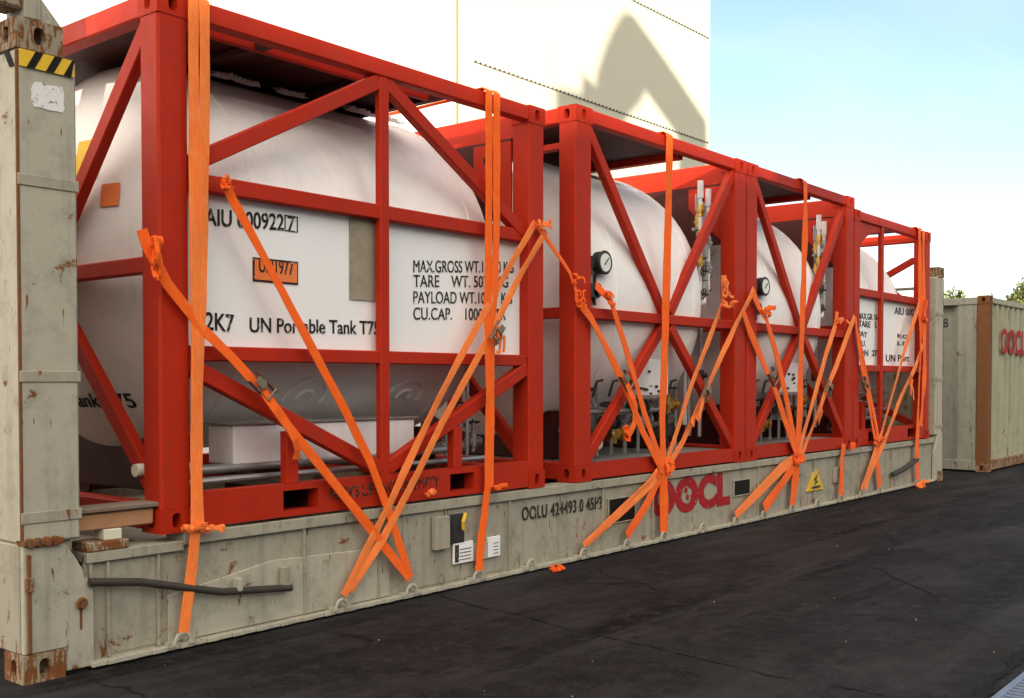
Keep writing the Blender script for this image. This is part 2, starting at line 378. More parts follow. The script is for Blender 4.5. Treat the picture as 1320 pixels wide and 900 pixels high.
crack([(2.55, .0, 0), (2.38, -.89, 0), (2.26, -1.65, 0), (2.2, -2.19, 0), (2.13, -3.15, 0)], .008, 'pavement_crack')
crack([(7.5, -.9, 0), (6.3, -1.5, 0), (5.2, -1.7, 0), (4.4, -2.4, 0)], .007, 'pavement_crack')
crack([(-2, -3.22, 0), (3, -3.205, 0), (6, -3.19, 0), (20, -3.2, 0)], .045, 'pavement_crack')
gr = thing('drain_grate', (3.1, -3.5, 0), 'blue grey slotted drain grate let into the dark yard at the bottom right corner', 'drain grate')
m_ = MB()
m_.box((1.6, -3.31, .002), (4.6, -3.28, .012)); m_.box((1.6, -3.70, .002), (4.6, -3.67, .012)); m_.build('frame', 'drain', gr)
m_ = MB()
for i in range(60): m_.box((1.62 + i * .05, -3.67, .0025), (1.645 + i * .05, -3.31, .011))
m_.build('bars', 'drain', gr)

# far warehouse in the sun, wall parallel to the flat rack
wh = thing('warehouse', (16, 14, 0), 'tall sunlit warehouse behind the tank frames with a peaked grey shadow on its wall', 'warehouse')
WX = at(592, 50, 8).x; WE = at(915, 100, 8).x
m_ = MB(); m_.box((WX, 8, 0), (WE, 30, 18)); m_.build('wall', 'cream', wh)
m_ = MB(); m_.box((-14, 7.985, 0), (WX - .10, 29.9, 18)); o = m_.build('wall', 'whitewall', wh); o['label'] = 'bright white wall panel left of the cream one'
m_ = MB(); m_.box((WX - .095, 8.03, 0), (WX - .005, 29, 17.9)); m_.build('wall_joint', 'joint', wh)
zj = at(608, 79, 8).z
for k in range(-2, 4):
    z = zj + 2.44 * k; m_ = MB(); m_.box((WX + .35, 7.978, z), (WE - .05, 8.002, z + .026)); m_.build('panel_seam', 'dashed', wh)
m_ = MB(); m_.box((WX, 7.97, 17.8), (WE + .05, 30.1, 18.1)); m_.build('roof_trim', 'steel', wh)

# unseen buildings added behind the camera to shade yard and wall
sh = thing('shed', (0, -50, 0), 'long grey shed added behind the camera to shade the yard, outside the frame', 'shed')
DY = 8 + 14.3; dz = DY * math.tan(SUN_E) / math.cos(SUN_A); dx = -DY * math.tan(SUN_A)
m_ = MB(); m_.box((-140, -56, 0), (60, -45, 3.30 + 45 * math.tan(SUN_E) / math.cos(SUN_A))); m_.build('wall', 'shed', sh)
outline = [(725, 121), (757, 128), (760, 102), (764, 128), (770, 112), (775, 131), (777, 100), (787, 70), (797, 46), (808, 27), (812, 24), (820, 24), (824, 30), (850, 66), (880, 110), (911, 157), (912, 260)]
notch = [(882, 260), (880, 182), (870, 168), (850, 140), (834, 117), (826, 133), (811, 150), (800, 170), (790, 182), (780, 260), (725, 260)]
poly = []
for (x, y) in outline + notch:
    p = at(x, y, 8); poly.append((p.x + dx, -14.3, p.z + dz))  # added caster's outline: the wall shadow projected back along the sun
xa = poly[0][0]; xb = poly[-len(notch) - 1][0]
ga = thing('shadow_caster_tower', (xa + 2, -14.3, 0), 'unseen steel tower added outside the frame, cut to cast the peaked wall shadow', 'tower')
m_ = MB(); m_.prism(poly, (0, .25, 0)); m_.build('head', 'steel', ga)
zb_ = poly[-1][2]
m_ = MB(); m_.box((xa, -14.3, 0), (poly[-2][0], -14.05, zb_)); m_.box((poly[len(outline)][0], -14.3, 0), (xb, -14.05, zb_)); m_.build('leg', 'steel', ga)

# ================================================================== far containers on the right
CX, CYY, CH = 13.70, -.15, 2.50
ct = thing('shipping_container', (CX, 1, 0), 'cream container with a rusty corner post and red lettering, right of the flat rack', 'shipping container')
def corr(x0, x1, y, z0, z1, pitch, depth, ydir=1, axis='x'):
    m = MB(); n = int((x1 - x0) / pitch); prof = []
    for i in range(n):
        b_ = x0 + (x1 - x0) * i / n; p = (x1 - x0) / n
        prof += [(b_, 0), (b_ + p * .35, 0), (b_ + p * .5, depth), (b_ + p * .85, depth)]
    prof.append((x1, 0)); vs = []
    for z in (z0, z1):
        for a, d in prof: vs.append((a, y + d * ydir, z) if axis == 'x' else (y + d * ydir, a, z))
    k = len(prof); m.add(vs, [(i, i + 1, k + i + 1, k + i) for i in range(k - 1)]); return m
corr(CX + .18, CX + 12, CYY + .02, .16, CH - .1, .28, .055).build('side_wall', 'cont', ct)
corr(CYY + .17, CYY + 2.3, CX + .02, .16, CH - .1, .55, .13, 1, 'y').build('end_wall', 'contend', ct)
m_ = MB(); m_.box((CX + .05, CYY + 2.32, .1), (CX + 12, CYY + 2.42, CH - .02)).box((CX + .1, CYY + .1, CH - .09), (CX + 12, CYY + 2.4, CH - .03)); m_.build('roof', 'cont', ct)
for (y0) in (CYY, CYY + 2.27):
    m_ = MB(); m_.box((CX, y0, .1), (CX + .17, y0 + .16, CH - .12)); o = m_.build('corner_post', 'contrust', ct, .006)
m_ = MB(); m_.box((CX + .16, CYY + .005, CH - .10), (CX + 12, CYY + .07, CH - .02)); m_.build('top_rail', 'cont', ct, .005)
m_ = MB(); m_.box((CX + .005, CYY + .16, CH - .12), (CX + .07, CYY + 2.3, CH - .02)); m_.build('top_rail', 'contend', ct, .005)
m_ = MB(); m_.box((CX + .16, CYY + .005, .03), (CX + 12, CYY + .07, .17)); m_.build('bottom_rail', 'rackrust', ct, .005)
m_ = MB(); m_.box((CX + .005, CYY + .16, .03), (CX + .07, CYY + 2.3, .17)); m_.build('bottom_rail', 'contend', ct, .005)
def casting(x, y, z, sx, sy, m, parent, sz=.118, dx_=.17, dy_=.16):
    """corner casting; (x,y,z) its outer bottom corner, sx/sy the inward directions"""
    b = MB(); x1, y1 = x + sx * dx_, y + sy * dy_; xc, yc, zc = (x + x1) / 2, (y + y1) / 2, z + sz / 2
    # outer long face (normal -sy in Y) and outer end face (normal -sx in X)
    b.slot((xc, y, zc), (1 if sy > 0 else -1, 0, 0), (0, 0, 1), dx_, sz, .05, .075, .07)
    b.slot((x, yc, zc), (0, -1 if sx > 0 else 1, 0), (0, 0, 1), dy_, sz, .05, .07, .07)
    b.add([(x1, y, z), (x1, y1, z), (x1, y1, z + sz), (x1, y, z + sz)], [(0, 1, 2, 3)])
    b.add([(x, y1, z), (x1, y1, z), (x1, y1, z + sz), (x, y1, z + sz)], [(3, 2, 1, 0)])
    for zz in (z, z + sz): b.add([(x, y, zz), (x1, y, zz), (x1, y1, zz), (x, y1, zz)], [(0, 1, 2, 3)])
    n0 = len(b.v)
    me = b.build('corner_casting', m, parent)
    return me
for y0, s_ in ((CYY - .003, 1), (CYY + 2.44, -1)):
    for z in (0.01, CH - .118):
        casting(CX - .004, y0, z, 1, s_, 'contrust' if z > 1 else 'rackrust', ct)
p = at(1290, 455, CYY); p2 = at(1290, 424, CYY)
text('OOCL', (p.x, CYY - .002, p.z), p2.z - p.z, mat='redletter', parent=ct, sx=.95, bold=.03)
for k, (yy, ch) in enumerate(((1.17, '1'), (.82, ':'), (.48, '8'))):
    text(ch, (CX - .004, yy, 2.07), .12, (0, -1, 0), (0, 0, 1), 'blackworn', ct, .9, .03)
# a little broken plank standing up on the container roof edge is too small to tell; the tree behind is built below

# ================================================================== tree behind the container
def tree(loc, h, r, label, seed):
    tr = thing('tree', loc, label, 'tree', 'trees beyond the container'); rnd = random.Random(seed); L0 = Vector(loc)
    t_ = MB(); t_.cyl(L0, L0 + Vector((.1, 0, h * .55)), .16, 10, .09)
    for i in range(7):
        a = rnd.uniform(0, 6.28); z = h * rnd.uniform(.35, .55)
        t_.cyl(L0 + Vector((.05, 0, z)), L0 + Vector((math.cos(a) * r * .6, math.sin(a) * r * .6, h * rnd.uniform(.65, .85))), .06, 6, .02)
    t_.build('trunk', 'bark', tr)
    c = MB(); cl = [(L0 + Vector((rnd.gauss(0, r * .42), rnd.gauss(0, r * .42), h * rnd.uniform(.5, .9))), rnd.uniform(.3, .6) * r * .75) for _ in range(16)]
    for ctr, cr in cl:
        for k in range(330):
            d = Vector((rnd.gauss(0, 1), rnd.gauss(0, 1), rnd.gauss(0, .8))).normalized() * cr * rnd.uniform(.5, 1.05)
            p = ctr + d; s_ = rnd.uniform(.05, .10); u = Vector((rnd.gauss(0, 1), rnd.gauss(0, 1), rnd.gauss(0, 1))).normalized(); v_ = u.orthogonal().normalized() * .55
            c.add([p - u * s_, p + v_ * s_, p + u * s_, p - v_ * s_], [(0, 1, 2, 3)])
    c.build('crown', 'leaf', tr)
for i, (px, py, d, lab) in enumerate(((1300, 371, 36, 'leafy green tree whose top shows over the cream container at the right edge'), (1331, 378, 40, 'second green treetop cut by the right frame edge above the container'))):
    dr = FW + RT * ((px - 660) / FPX) - UP * ((py - CYP) / FPX); q = CAM + dr * d
    tree((q.x, q.y, 0), q.z / .88, 1.6, lab, 11 + i)

# ================================================================== the flat rack
RL = 12.192
rk = thing('flat_rack', (0, 0, 0), 'long grey green flat rack container base with end posts carrying the red tank frames', 'flat rack')
ZR = .567
m_ = MB()
m_.box((.30, .03, .03), (RL - .30, .05, ZR - .05))                     # web
m_.box((.80, .0, ZR - .06), (RL - .30, .16, ZR)); m_.box((.30, .0, ZR - .085), (.80, .16, ZR - .036))                       # top flange
m_.build('side_rail_web', 'rack', rk, .004)
m_ = MB()
x = .31
while x < RL - .35:                                                    # bottom flange with a scalloped, worn edge
    m_.box((x, -.018 - .006 * (int(x * 13) % 2), .012), (x + .075, .15, .036)); x += .0755
m_.build('bottom_flange', 'rackplate', rk, .003)
for x in (.315, .40, .66, 1.55, 2.1, 3.3, 4.4, 5.1, 6.95, 8.2, 9.4, 10.4, 11.3): 
    m_ = MB(); m_.box((x, .008, .04), (x + .014, .032, ZR - .05)); m_.build('stiffener', 'rack', rk, .002)
# doubler plates along the web, each slightly proud, the near one starting with a step
m_ = MB(); p = at(175, 790); m_.prism([(.72, .018, .04), (2.2, .018, .04), (2.2, .018, .33), (1.35, .018, .36), (.72, .018, .27)], (0, .014, 0)); m_.build('web_plate', 'rackplate', rk, .003)
for a, b_ in ((.40, .66), (2.3, 3.25), (9.45, 10.35)):
    m_ = MB(); m_.box((a + .02, .024, .05), (b_, .031, ZR - .06)); m_.build('web_plate', 'rack', rk, .002)
m_ = MB(); m_.box((.3, .16, .45), (RL - .3, 2.28, .50)); m_.build('deck', 'rack', rk)
m_ = MB(); m_.box((.30, 2.28, .03), (RL - .3, 2.44, ZR)); m_.build('side_rail_web', 'rack', rk, .004)
for i in range(10): m_ = MB(); m_.box((.8 + i * 1.15, .2, .06), (.9 + i * 1.15, 2.2, .45)); m_.build('cross_member', 'rack', rk)
# raised rail head at the near end (step)
m_ = MB(); m_.box((.30, -.003, ZR - .034), (.505, .14, ZR + .008)); m_.build('rail_head', 'rackrust', rk, .004)
def end_post(x, sx, zt, y, sy):
    """x outer face, sx inward direction"""
    o = MB(); w = .27
    o.box((x, y, .6), (x + sx * w, y + sy * .27, zt - .13)); pst = o.build('end_post', 'rackplate', rk, .012)
    for z in (2.14, 1.30, .69):
        w_ = MB(); w_.box((x - sx * .002, y - sy * .006, z), (x + sx * (w + .004), y + sy * .0, z + .05))
        w_.build('weld_band', 'rack', pst, .003)
    w_ = MB(); w_.box((x - sx * .003, y - sy * .003, .62), (x + sx * .009, y + sy * .009, zt - .14)); w_.build('rusty_seam', 'contrust', pst, .002)
    casting(x - sx * .004, y - sy * .004, zt - .13, sx, sy, 'rackrust', rk, .13, .21, .17)
    return pst
ZP = 2.85
posts = []
for (x, sx) in ((0, 1), (RL, -1)):
    for (y, sy) in ((0, 1), (2.44, -1)):
        pst = end_post(x, sx, ZP if x == 0 else 2.765, y, sy); posts.append(pst)
        casting(x - sx * .004, y - sy * .012, 0.0, sx, sy, 'rackrust', rk, .125, .19, .17)
        b_ = MB(); yy = y - sy * .006; X_ = lambda t_: x + sx * t_
        b_.prism([(X_(.004), yy, .127), (X_(.193), yy, .127), (X_(.193), yy, .02), (X_(.325), yy, .02), (X_(.325), yy, .37), (X_(.235), yy, .53), (X_(.17), yy, .615), (X_(.004), yy, .615)], (0, sy * .03, 0))
        b_.build('gusset_plate', 'rackplate', rk, .004)
        b_ = MB(); b_.box((x, y + sy * .03, .125), (X_(.24), y + sy * .26, .60)); b_.build('base_block', 'rack', rk, .006)
# wear on the near corner: hinge lip, lug, rust streak pipe
m_ = MB()
for i in range(9):
    a = i / 9 * .17
    m_.box((a, -.022 - .006 * (i % 3), .595 - .008 * (i % 2)), (a + .024, .05, .622 + .006 * (i % 2)))
m_.build('hinge_lip', 'contrust', rk, .004)
m_ = MB(); m_.box((.018, -.018, .13), (.034, -.005, .56)); o = m_.build('drain_pipe', 'contrust', rk, .003)
m_ = MB(); m_.box((.010, -.026, .40), (.042, -.007, .46)); m_.build('clamp', 'rackrust', o, .003)
p = at(103, 777); m_ = MB(); m_.torus((p.x, -.02, p.z), (0, 1, 0), .020, .008, 12); m_.cyl((p.x, -.035, p.z - .01), (p.x, -.006, p.z - .01), .013, 8); m_.build('lashing_lug', 'contrust', rk)
m_ = MB(); m_.box((p.x - .005, -.0085, p.z - .12), (p.x + .006, -.006, p.z - .02)); m_.build('rust_run', 'contrust', rk)
# hazard stripes and torn notice on the near post
hs = MB(); z0, z1 = 2.642, 2.715; hs.box((.01, -.0095, z0), (.255, -.0065, z1)); hz = hs.build('hazard_tape', 'yellow', posts[0])
for a in (.04, .125, .205):
    b_ = MB(); b_.prism([(a, -.0120, z0), (a + .035, -.0120, z0), (min(.255, a + .075), -.0120, z1), (a + .04, -.0120, z1)], (0, .002, 0)); b_.build('black_stripe', 'plainblack', hz)
b_ = MB(); b_.prism([(-.002, .01, z0), (-.002, .05, z0), (-.002, .10, z1), (-.002, .06, z1)], (-.003, 0, 0)); b_.build('black_stripe', 'plainblack', hz)
nm = bpy.data.materials.new('torn_paper'); M['torn'] = nm; t, N, L, b = nodes(nm)
co = N.new('ShaderNodeTexCoord').outputs['Object']
k = ramp(t, nz(t, co, 38, 4, .7, .6), .60, .64); L.new(mix(t, k, (.74, .73, .72), (.10, .10, .10)), b.inputs['Base Color']); b.inputs['Roughness'].default_value = .8
a_, b2 = at(39, 103), at(84, 147)
rr = random.Random(3); n_ = 22; pl = []
for i in range(n_):
    ang = 2 * math.pi * i / n_; ca, sa = math.cos(ang), math.sin(ang); k_ = 1 / max(abs(ca), abs(sa)) * rr.uniform(.88, 1.0)
    pl.append(((a_.x + b2.x) / 2 + ca * k_ * (b2.x - a_.x) / 2, -.003, (a_.z + b2.z) / 2 + sa * k_ * (a_.z - b2.z) / 2))
b_ = MB(); b_.prism(pl, (0, .002, 0)); b_.build('torn_notice', 'torn', posts[0])
# end wall (out of frame at the left, seen edge on at the right)
for x, sx in ((.06, 1), (RL - .10, -1)):
    corr(.27, 2.17, x, .6, 2.5 if x < 1 else 2.15, .3, .04, 1, 'y').build('end_wall', 'rack', rk)
    m_ = MB(); m_.box((x - .02, .17, 2.50), (x + .10, 2.27, 2.60 if x < 1 else 2.53)); m_.build('end_header', 'rack', rk, .006)
# spring rod on the side of the rail
m_ = MB(); a_, b2 = at(112, 750), at(372, 757)
m_.tube([(a_.x, -.02, a_.z), (a_.x + .25, -.024, a_.z - .035), (a_.x + .7, -.024, b2.z + .045), (b2.x, -.02, b2.z)], .019, 10); o = m_.build('spring_rod', 'rubber', rk, 0, True)
m_ = MB(); p = at(303, 752); m_.box((p.x - .012, -.048, p.z - .035), (p.x + .014, .004, p.z + .03)); m_.build('clip', 'rackplate', o, .003)
m_ = MB(); p = at(365, 742); m_.box((p.x - .02, -.03, p.z - .06), (p.x + .03, .01, p.z + .05)); m_.build('rod_bracket', 'rack', rk, .004)
m_ = MB(); a_, b2 = at(1148, 612), at(1180, 592); m_.tube([(a_.x, -.02, a_.z), ((a_.x + b2.x) / 2, -.02, a_.z + .05), (b2.x, -.02, b2.z)], .03, 8); m_.build('spring_rod', 'rubber', rk, 0, True)
# access box, label plates, forklift pockets
a_, b2 = at(559, 667), at(580, 706)
m_ = MB(); m_.box((a_.x, -.02, b2.z), (a_.x + .13, .02, a_.z)); m_.build('socket_box', 'rack', rk, .004)
m_ = MB(); m_.box((a_.x + .15, -.004, b2.z + .02), (a_.x + .28, .02, a_.z)); m_.box((a_.x + .165, -.012, b2.z + .04), (a_.x + .20, .0, a_.z - .05)); o = m_.build('latch_plate', 'darksteel', rk, .003)
m_ = MB(); m_.tube([(a_.x + .27, -.02, a_.z + .0), (a_.x + .235, -.03, a_.z - .05), (a_.x + .25, -.02, a_.z - .10)], .012, 6); m_.build('yellow_tag', 'yellow', o)
for i, (u0, v0, u1, v1) in enumerate(((585, 701, 610, 723), (629, 693, 645, 716))):
    a_, b2 = at(u0, v0), at(u1, v1); m_ = MB(); m_.box((a_.x, .0, b2.z), (b2.x, .014, a_.z)); o = m_.build('placard', 'white', rk, .002)
    m_ = MB()
    if i == 0: m_.box((a_.x + .01, -.003, b2.z + .01), (a_.x + .045, .001, a_.z - .012))
    for k in range(4): m_.box((a_.x + .055, -.003, b2.z + .02 + k * .022), (b2.x - .02, .001, b2.z + .024 + k * .022))
    m_.build('print', 'blackworn', o)
m_ = MB(); a_, b2 = at(606, 702), at(634, 719); m_.box((a_.x + .01, .001, b2.z), (b2.x - .03, .012, a_.z)); m_.build('label_frame', 'rackplate', rk, .003)
for (u0, v0, u1, v1) in ((788, 645, 821, 669), (949, 621, 969, 636)):
    a_, b2 = at(u0, v0), at(u1, v1); m_ = MB()
    x0, x1, z0, z1 = a_.x, b2.x, b2.z, a_.z
    for q in (((x0 - .012, .014, z0 - .01), (x1 + .012, .028, z0)), ((x0 - .012, .014, z1), (x1 + .012, .028, z1 + .01)), ((x0 - .012, .014, z0), (x0, .028, z1)), ((x1, .014, z0), (x1 + .012, .028, z1))): m_.box(*q)
    f_ = m_.build('forklift_pocket', 'rack', rk, .003)
    m_ = MB(); m_.box((x0, .020, z0), (x1, .0295, z1)); m_.build('pocket_opening', 'plainblack', f_)
# bracket plates with bolts near the far end
for u, v_ in ((1082, 612), (1030, 603)):
    a_ = at(u, v_); m_ = MB(); m_.box((a_.x - .12, .0, a_.z - .08), (a_.x + .1, .03, a_.z + .08)); m_.build('socket_box', 'rack', rk, .006)
# warning triangle
a_ = at(1053, 603); b2 = at(1053, 632); s_ = (a_.z - b2.z); m_ = MB()
m_.prism([(a_.x - .2, .01, b2.z), (a_.x + .2, .01, b2.z), (a_.x, .01, a_.z)], (0, .018, 0)); o = m_.build('warning_triangle', 'yellow', rk)
m_ = MB(); cz = b2.z + s_ * .1
m_.prism([(a_.x - .02, .004, cz + s_ * .15), (a_.x + .05, .004, cz + s_ * .3), (a_.x + .0, .004, cz + s_ * .32), (a_.x + .03, .004, cz + s_ * .62), (a_.x - .05, .004, cz + s_ * .36), (a_.x - .005, .004, cz + s_ * .34)], (0, .004, 0))
m_.box((a_.x - .11, .004, cz), (a_.x + .11, .008, cz + .02)); m_.build('symbol', 'black', o)
# writing on the rail
def pxtext(body, x0, y0, x1, y1, hpx, Y=0.0, mat='black', parent=None, **kw):
    a, b = at(x0, y0, Y), at(x1, y1, Y); tp = at(x0, y0 - hpx, Y); d = b - a; ln = d.length
    return text(body, a, tp.z - a.z, (d.x, 0, d.z), (0, 0, 1), mat, parent, width=ln, **kw)
pxtext('OOLU 424493 0 45P3', 673, 671, 776, 655, 17, .024, 'blackworn', rk, bold=.012, gap=1.08)
o = pxtext('OOCL', 839, 665, 941, 647, 41, .026, 'redletter', rk, bold=.06, gap=1.05)
a_ = at(893, 634); m_ = MB()
for k in range(5):
    an = 2 * math.pi * k / 5 + .3; m_.cyl((a_.x + .052 * math.cos(an) * 1.3, .024, a_.z + .052 * math.sin(an)), (a_.x + .052 * math.cos(an) * 1.3, .028, a_.z + .052 * math.sin(an)), .024, 10)
m_.build('blossom_mark', 'redletter', o)
# lashing rings along the bottom edge
rings = {}
for u, v_ in ((235, 818), (440, 772), (530, 750), (616, 738), (684, 722), (752, 706), (808, 694), (855, 685), (905, 675), (948, 666), (984, 659), (1020, 652), (1053, 646), (1083, 641), (1110, 635), (1133, 631), (1182, 628)):
    p = at(u, v_, -.02); p.z = .07; rings[u] = p
    m_ = MB(); pts = []
    for i in range(13):
        a = math.pi * i / 12; pts.append((p.x + .045 * math.cos(a), -.025, .035 + .055 * math.sin(a)))
    m_.tube(pts, .010, 6)
    m_.box((p.x - .075, -.03, .028), (p.x - .03, .02, .05)); m_.box((p.x + .03, -.03, .028), (p.x + .075, .02, .05))
    m_.build('lashing_ring', 'rackplate', rk)

# stacked stub on top of the near rack post
st = thing('post_bracket', (.1, .1, ZP), 'grey steel bracket with slanted gusset on top of the near end post', 'bracket')
m_ = MB(); m_.box((.055, .03, ZP + .012), (.13, .2, ZP + .6)); m_.build('stub_post', 'rack', st, .006)
m_ = MB(); m_.prism([(.13, .05, ZP + .002), (.245, .05, ZP + .002), (.13, .05, ZP + .13)], (0, .012, 0)); m_.build('gusset', 'rackplate', st, .002)
m_ = MB(); m_.box((-.5, .04, ZP + .05), (.05, .18, ZP + .13)); m_.box((-.5, .02, ZP + .17), (.03, .2, ZP + .3)); m_.build('cross_arm', 'rackrust', st, .01)

# timber dunnage between the post and the first frame
def timber(name, label, a, b_, mat):
    m = MB(); m.box(a, b_); o = m.build(name, mat, None, .005, at_=Vector(a)); return tag(o, label, 'timber', 'dunnage timber by the near post')
timber('timber_beam', 'brown squared timber beam lying between the near post and the first red frame', (.20, .04, .625), (.66, .17, .70), 'wood')
timber('timber_plank', 'thin grey weathered plank lying on top of the brown timber beam', (.18, .02, .705), (.74, .17, .728), 'woodgrey')
timber('timber_block', 'short pale wood block under the timber beam on the rail edge', (.40, .03, .572), (.49, .12, .623), 'bolt')

# ================================================================== tank containers
Y1 = 2.44
GRP = 'red framed tank containers on the flat rack'
def ring_vs(x, R, zc, n): return [(x, 1.22 + R * math.cos(2 * math.pi * i / n), zc + R * math.sin(2 * math.pi * i / n)) for i in range(n)]
def dome(R, dl, t_): return R * (max(0, 1 - t_ ** 2.6)) ** .5, dl * t_
def tank_mesh(x0, x1, R, zc, dl, dr):
    n = 72; prof = []
    for i in range(14):
        t_ = math.cos(math.pi / 2 * i / 14) ** .9
        r, d = dome(R, dl, t_); prof.append((x0 + dl - d, max(r, .02)))
    cyl0 = x0 + dl
    prof += [(cyl0, R), (cyl0 + .004, R + .006), (cyl0 + .03, R + .006), (cyl0 + .034, R), (x1 - dr - .034, R), (x1 - dr - .03, R + .006), (x1 - dr - .004, R + .006), (x1 - dr, R)]
    for i in range(13, -1, -1):
        t_ = math.cos(math.pi / 2 * i / 14) ** .9
        r, d = dome(R, dr, t_); prof.append((x1 - dr + d, max(r, .02)))
    vs = []; fs = []
    for (x, r) in prof: vs += ring_vs(x, r, zc, n)
    k = len(prof)
    for i in range(k - 1): fs += [(i * n + j, i * n + (j + 1) % n, (i + 1) * n + (j + 1) % n, (i + 1) * n + j) for j in range(n)]
    fs += [tuple(range(n)), tuple(range((k - 1) * n, k * n))[::-1]]
    m = MB(); m.add(vs, fs); return m
def frame(t, X0, X1, Z0, Z1, pw=.165, pockets=None, rail_h=.13):
    cs = .118
    for x, sx in ((X0, 1), (X1, -1)):
        for y, sy in ((0, 1), (Y1, -1)):
            m = MB(); m.box((x, y, Z0 + cs - .01), (x + sx * pw, y + sy * .155, Z1 - cs + .01)); m.build('corner_post', 'red', t, .012)
            for z in (Z0, Z1 - cs): casting(x - sx * .004, y - sy * .004, z, sx, sy, 'redworn', t, cs, pw + .008, .163)
    for y, sy in ((0, 1), (Y1, -1)):
        m = MB(); m.box((X0 + pw, y + sy * .004, Z1 - .105), (X1 - pw, y + sy * .085, Z1 - .004)); m.build('top_rail', 'red', t, .008)
        m = MB(); zt = Z0 + .01 + rail_h; a = X0 + pw
        for (p0, p1) in (pockets or []):
            m.box((a, y + sy * .004, Z0 + .012), (p0, y + sy * .09, zt))
            m.box((p0, y + sy * .004, Z0 + .012), (p1, y + sy * .09, Z0 + .042)); m.box((p0, y + sy * .004, zt - .035), (p1, y + sy * .09, zt)); a = p1
        m.box((a, y + sy * .004, Z0 + .012), (X1 - pw, y + sy * .09, zt)); br = m.build('bottom_rail', 'red', t, 0)
        if sy == 1: front = br
        for (p0, p1) in (pockets or []):
            m = MB(); m.box((p0 - .01, y + sy * .09, Z0 + .03), (p1 + .01, y + sy * .5, Z0 + .04)).box((p0 - .01, y + sy * .09, zt - .03), (p1 + .01, y + sy * .5, zt - .02))
            m.box((p0 - .012, y + sy * .09, Z0 + .03), (p0 - .002, y + sy * .5, zt - .02)).box((p1 + .002, y + sy * .09, Z0 + .03), (p1 + .012, y + sy * .5, zt - .02)).box((p0, y + sy * .5, Z0 + .03), (p1, y + sy * .51, zt - .02))
            m.build('forklift_pocket', 'darkred', br)  # frame red with the recess shade put into the colour
    for x, sx in ((X0, 1), (X1, -1)):
        m = MB(); m.box((x + sx * .004, .155, Z1 - .115), (x + sx * .1, Y1 - .155, Z1 - .004)); m.build('end_top_rail', 'red', t, .008)
        m = MB(); m.box((x + sx * .004, .155, Z0 + .012), (x + sx * .1, Y1 - .155, Z0 + .14)); m.build('end_bottom_rail', 'red', t, .008)
    return front
def brace(t, p, q, w=.075, d=.06, side=(0, 1, 0), name='brace', mat='red'):
    m = MB(); m.beam(p, q, w, d, side); return m.build(name, mat, t, .006)
def lugplate(t, x, Z1, mat='red'):
    """drilled gusset plate inside the right end frame, near top corner"""
    m = MB(); m.prism([(x, .16, Z1 - .22), (x, .50, Z1 - .22), (x, .50, Z1 - .40), (x, .38, Z1 - .52), (x, .16, Z1 - .72)], (.02, 0, 0)); o = m.build('gusset_plate', mat, t, .003)
    m = MB(); m.cyl((x - .006, .37, Z1 - .33), (x + .001, .37, Z1 - .33), .032, 16); m.build('drilled_hole', 'plainblack', o)
def endpanel(t, X1, Z1):
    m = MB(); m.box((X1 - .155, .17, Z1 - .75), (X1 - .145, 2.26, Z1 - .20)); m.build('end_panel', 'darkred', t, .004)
    m = MB(); m.box((X1 - .14, .155, Z1 - .20), (X1 - .104, Y1 - .155, Z1 - .02)); m.build('end_header', 'red', t, .004)
def vwheel(t, c, ax, R, mat='darksteel'):
    m = MB(); m.torus(c, ax, R, R * .13, 16); c = Vector(c); a = Vector(ax).normalized(); u = a.orthogonal().normalized(); v = a.cross(u)
    for k in range(3):
        an = k * math.pi / 3; d = u * math.cos(an) + v * math.sin(an); m.cyl(c - d * R, c + d * R, R * .09, 6)
    m.cyl(c - a * .05, c + a * .02, R * .16, 8)
    return m.build('handwheel', mat, t, 0, True)
def valve(t, x, y, z, h=.22, s=1, mat='steel', wheel='darksteel'):
    m = MB(); m.cyl((x, y, z), (x, y, z + h), .018 * s, 10); m.cyl((x - .07 * s, y, z + h * .35), (x + .07 * s, y, z + h * .35), .026 * s, 10)
    m.cyl((x, y, z + h * .2), (x, y, z + h * .6), .036 * s, 10); m.cyl((x - .075 * s, y, z + h * .35), (x - .055 * s, y, z + h * .35), .042 * s, 10); m.cyl((x + .055 * s, y, z + h * .35), (x + .075 * s, y, z + h * .35), .042 * s, 10)
    o = m.build('valve', mat, t, 0, True)
    vwheel(o, (x, y, z + h), (random.uniform(-.15, .15), random.uniform(-.2, .2), 1), .055 * s, wheel); return o

random.seed(5)
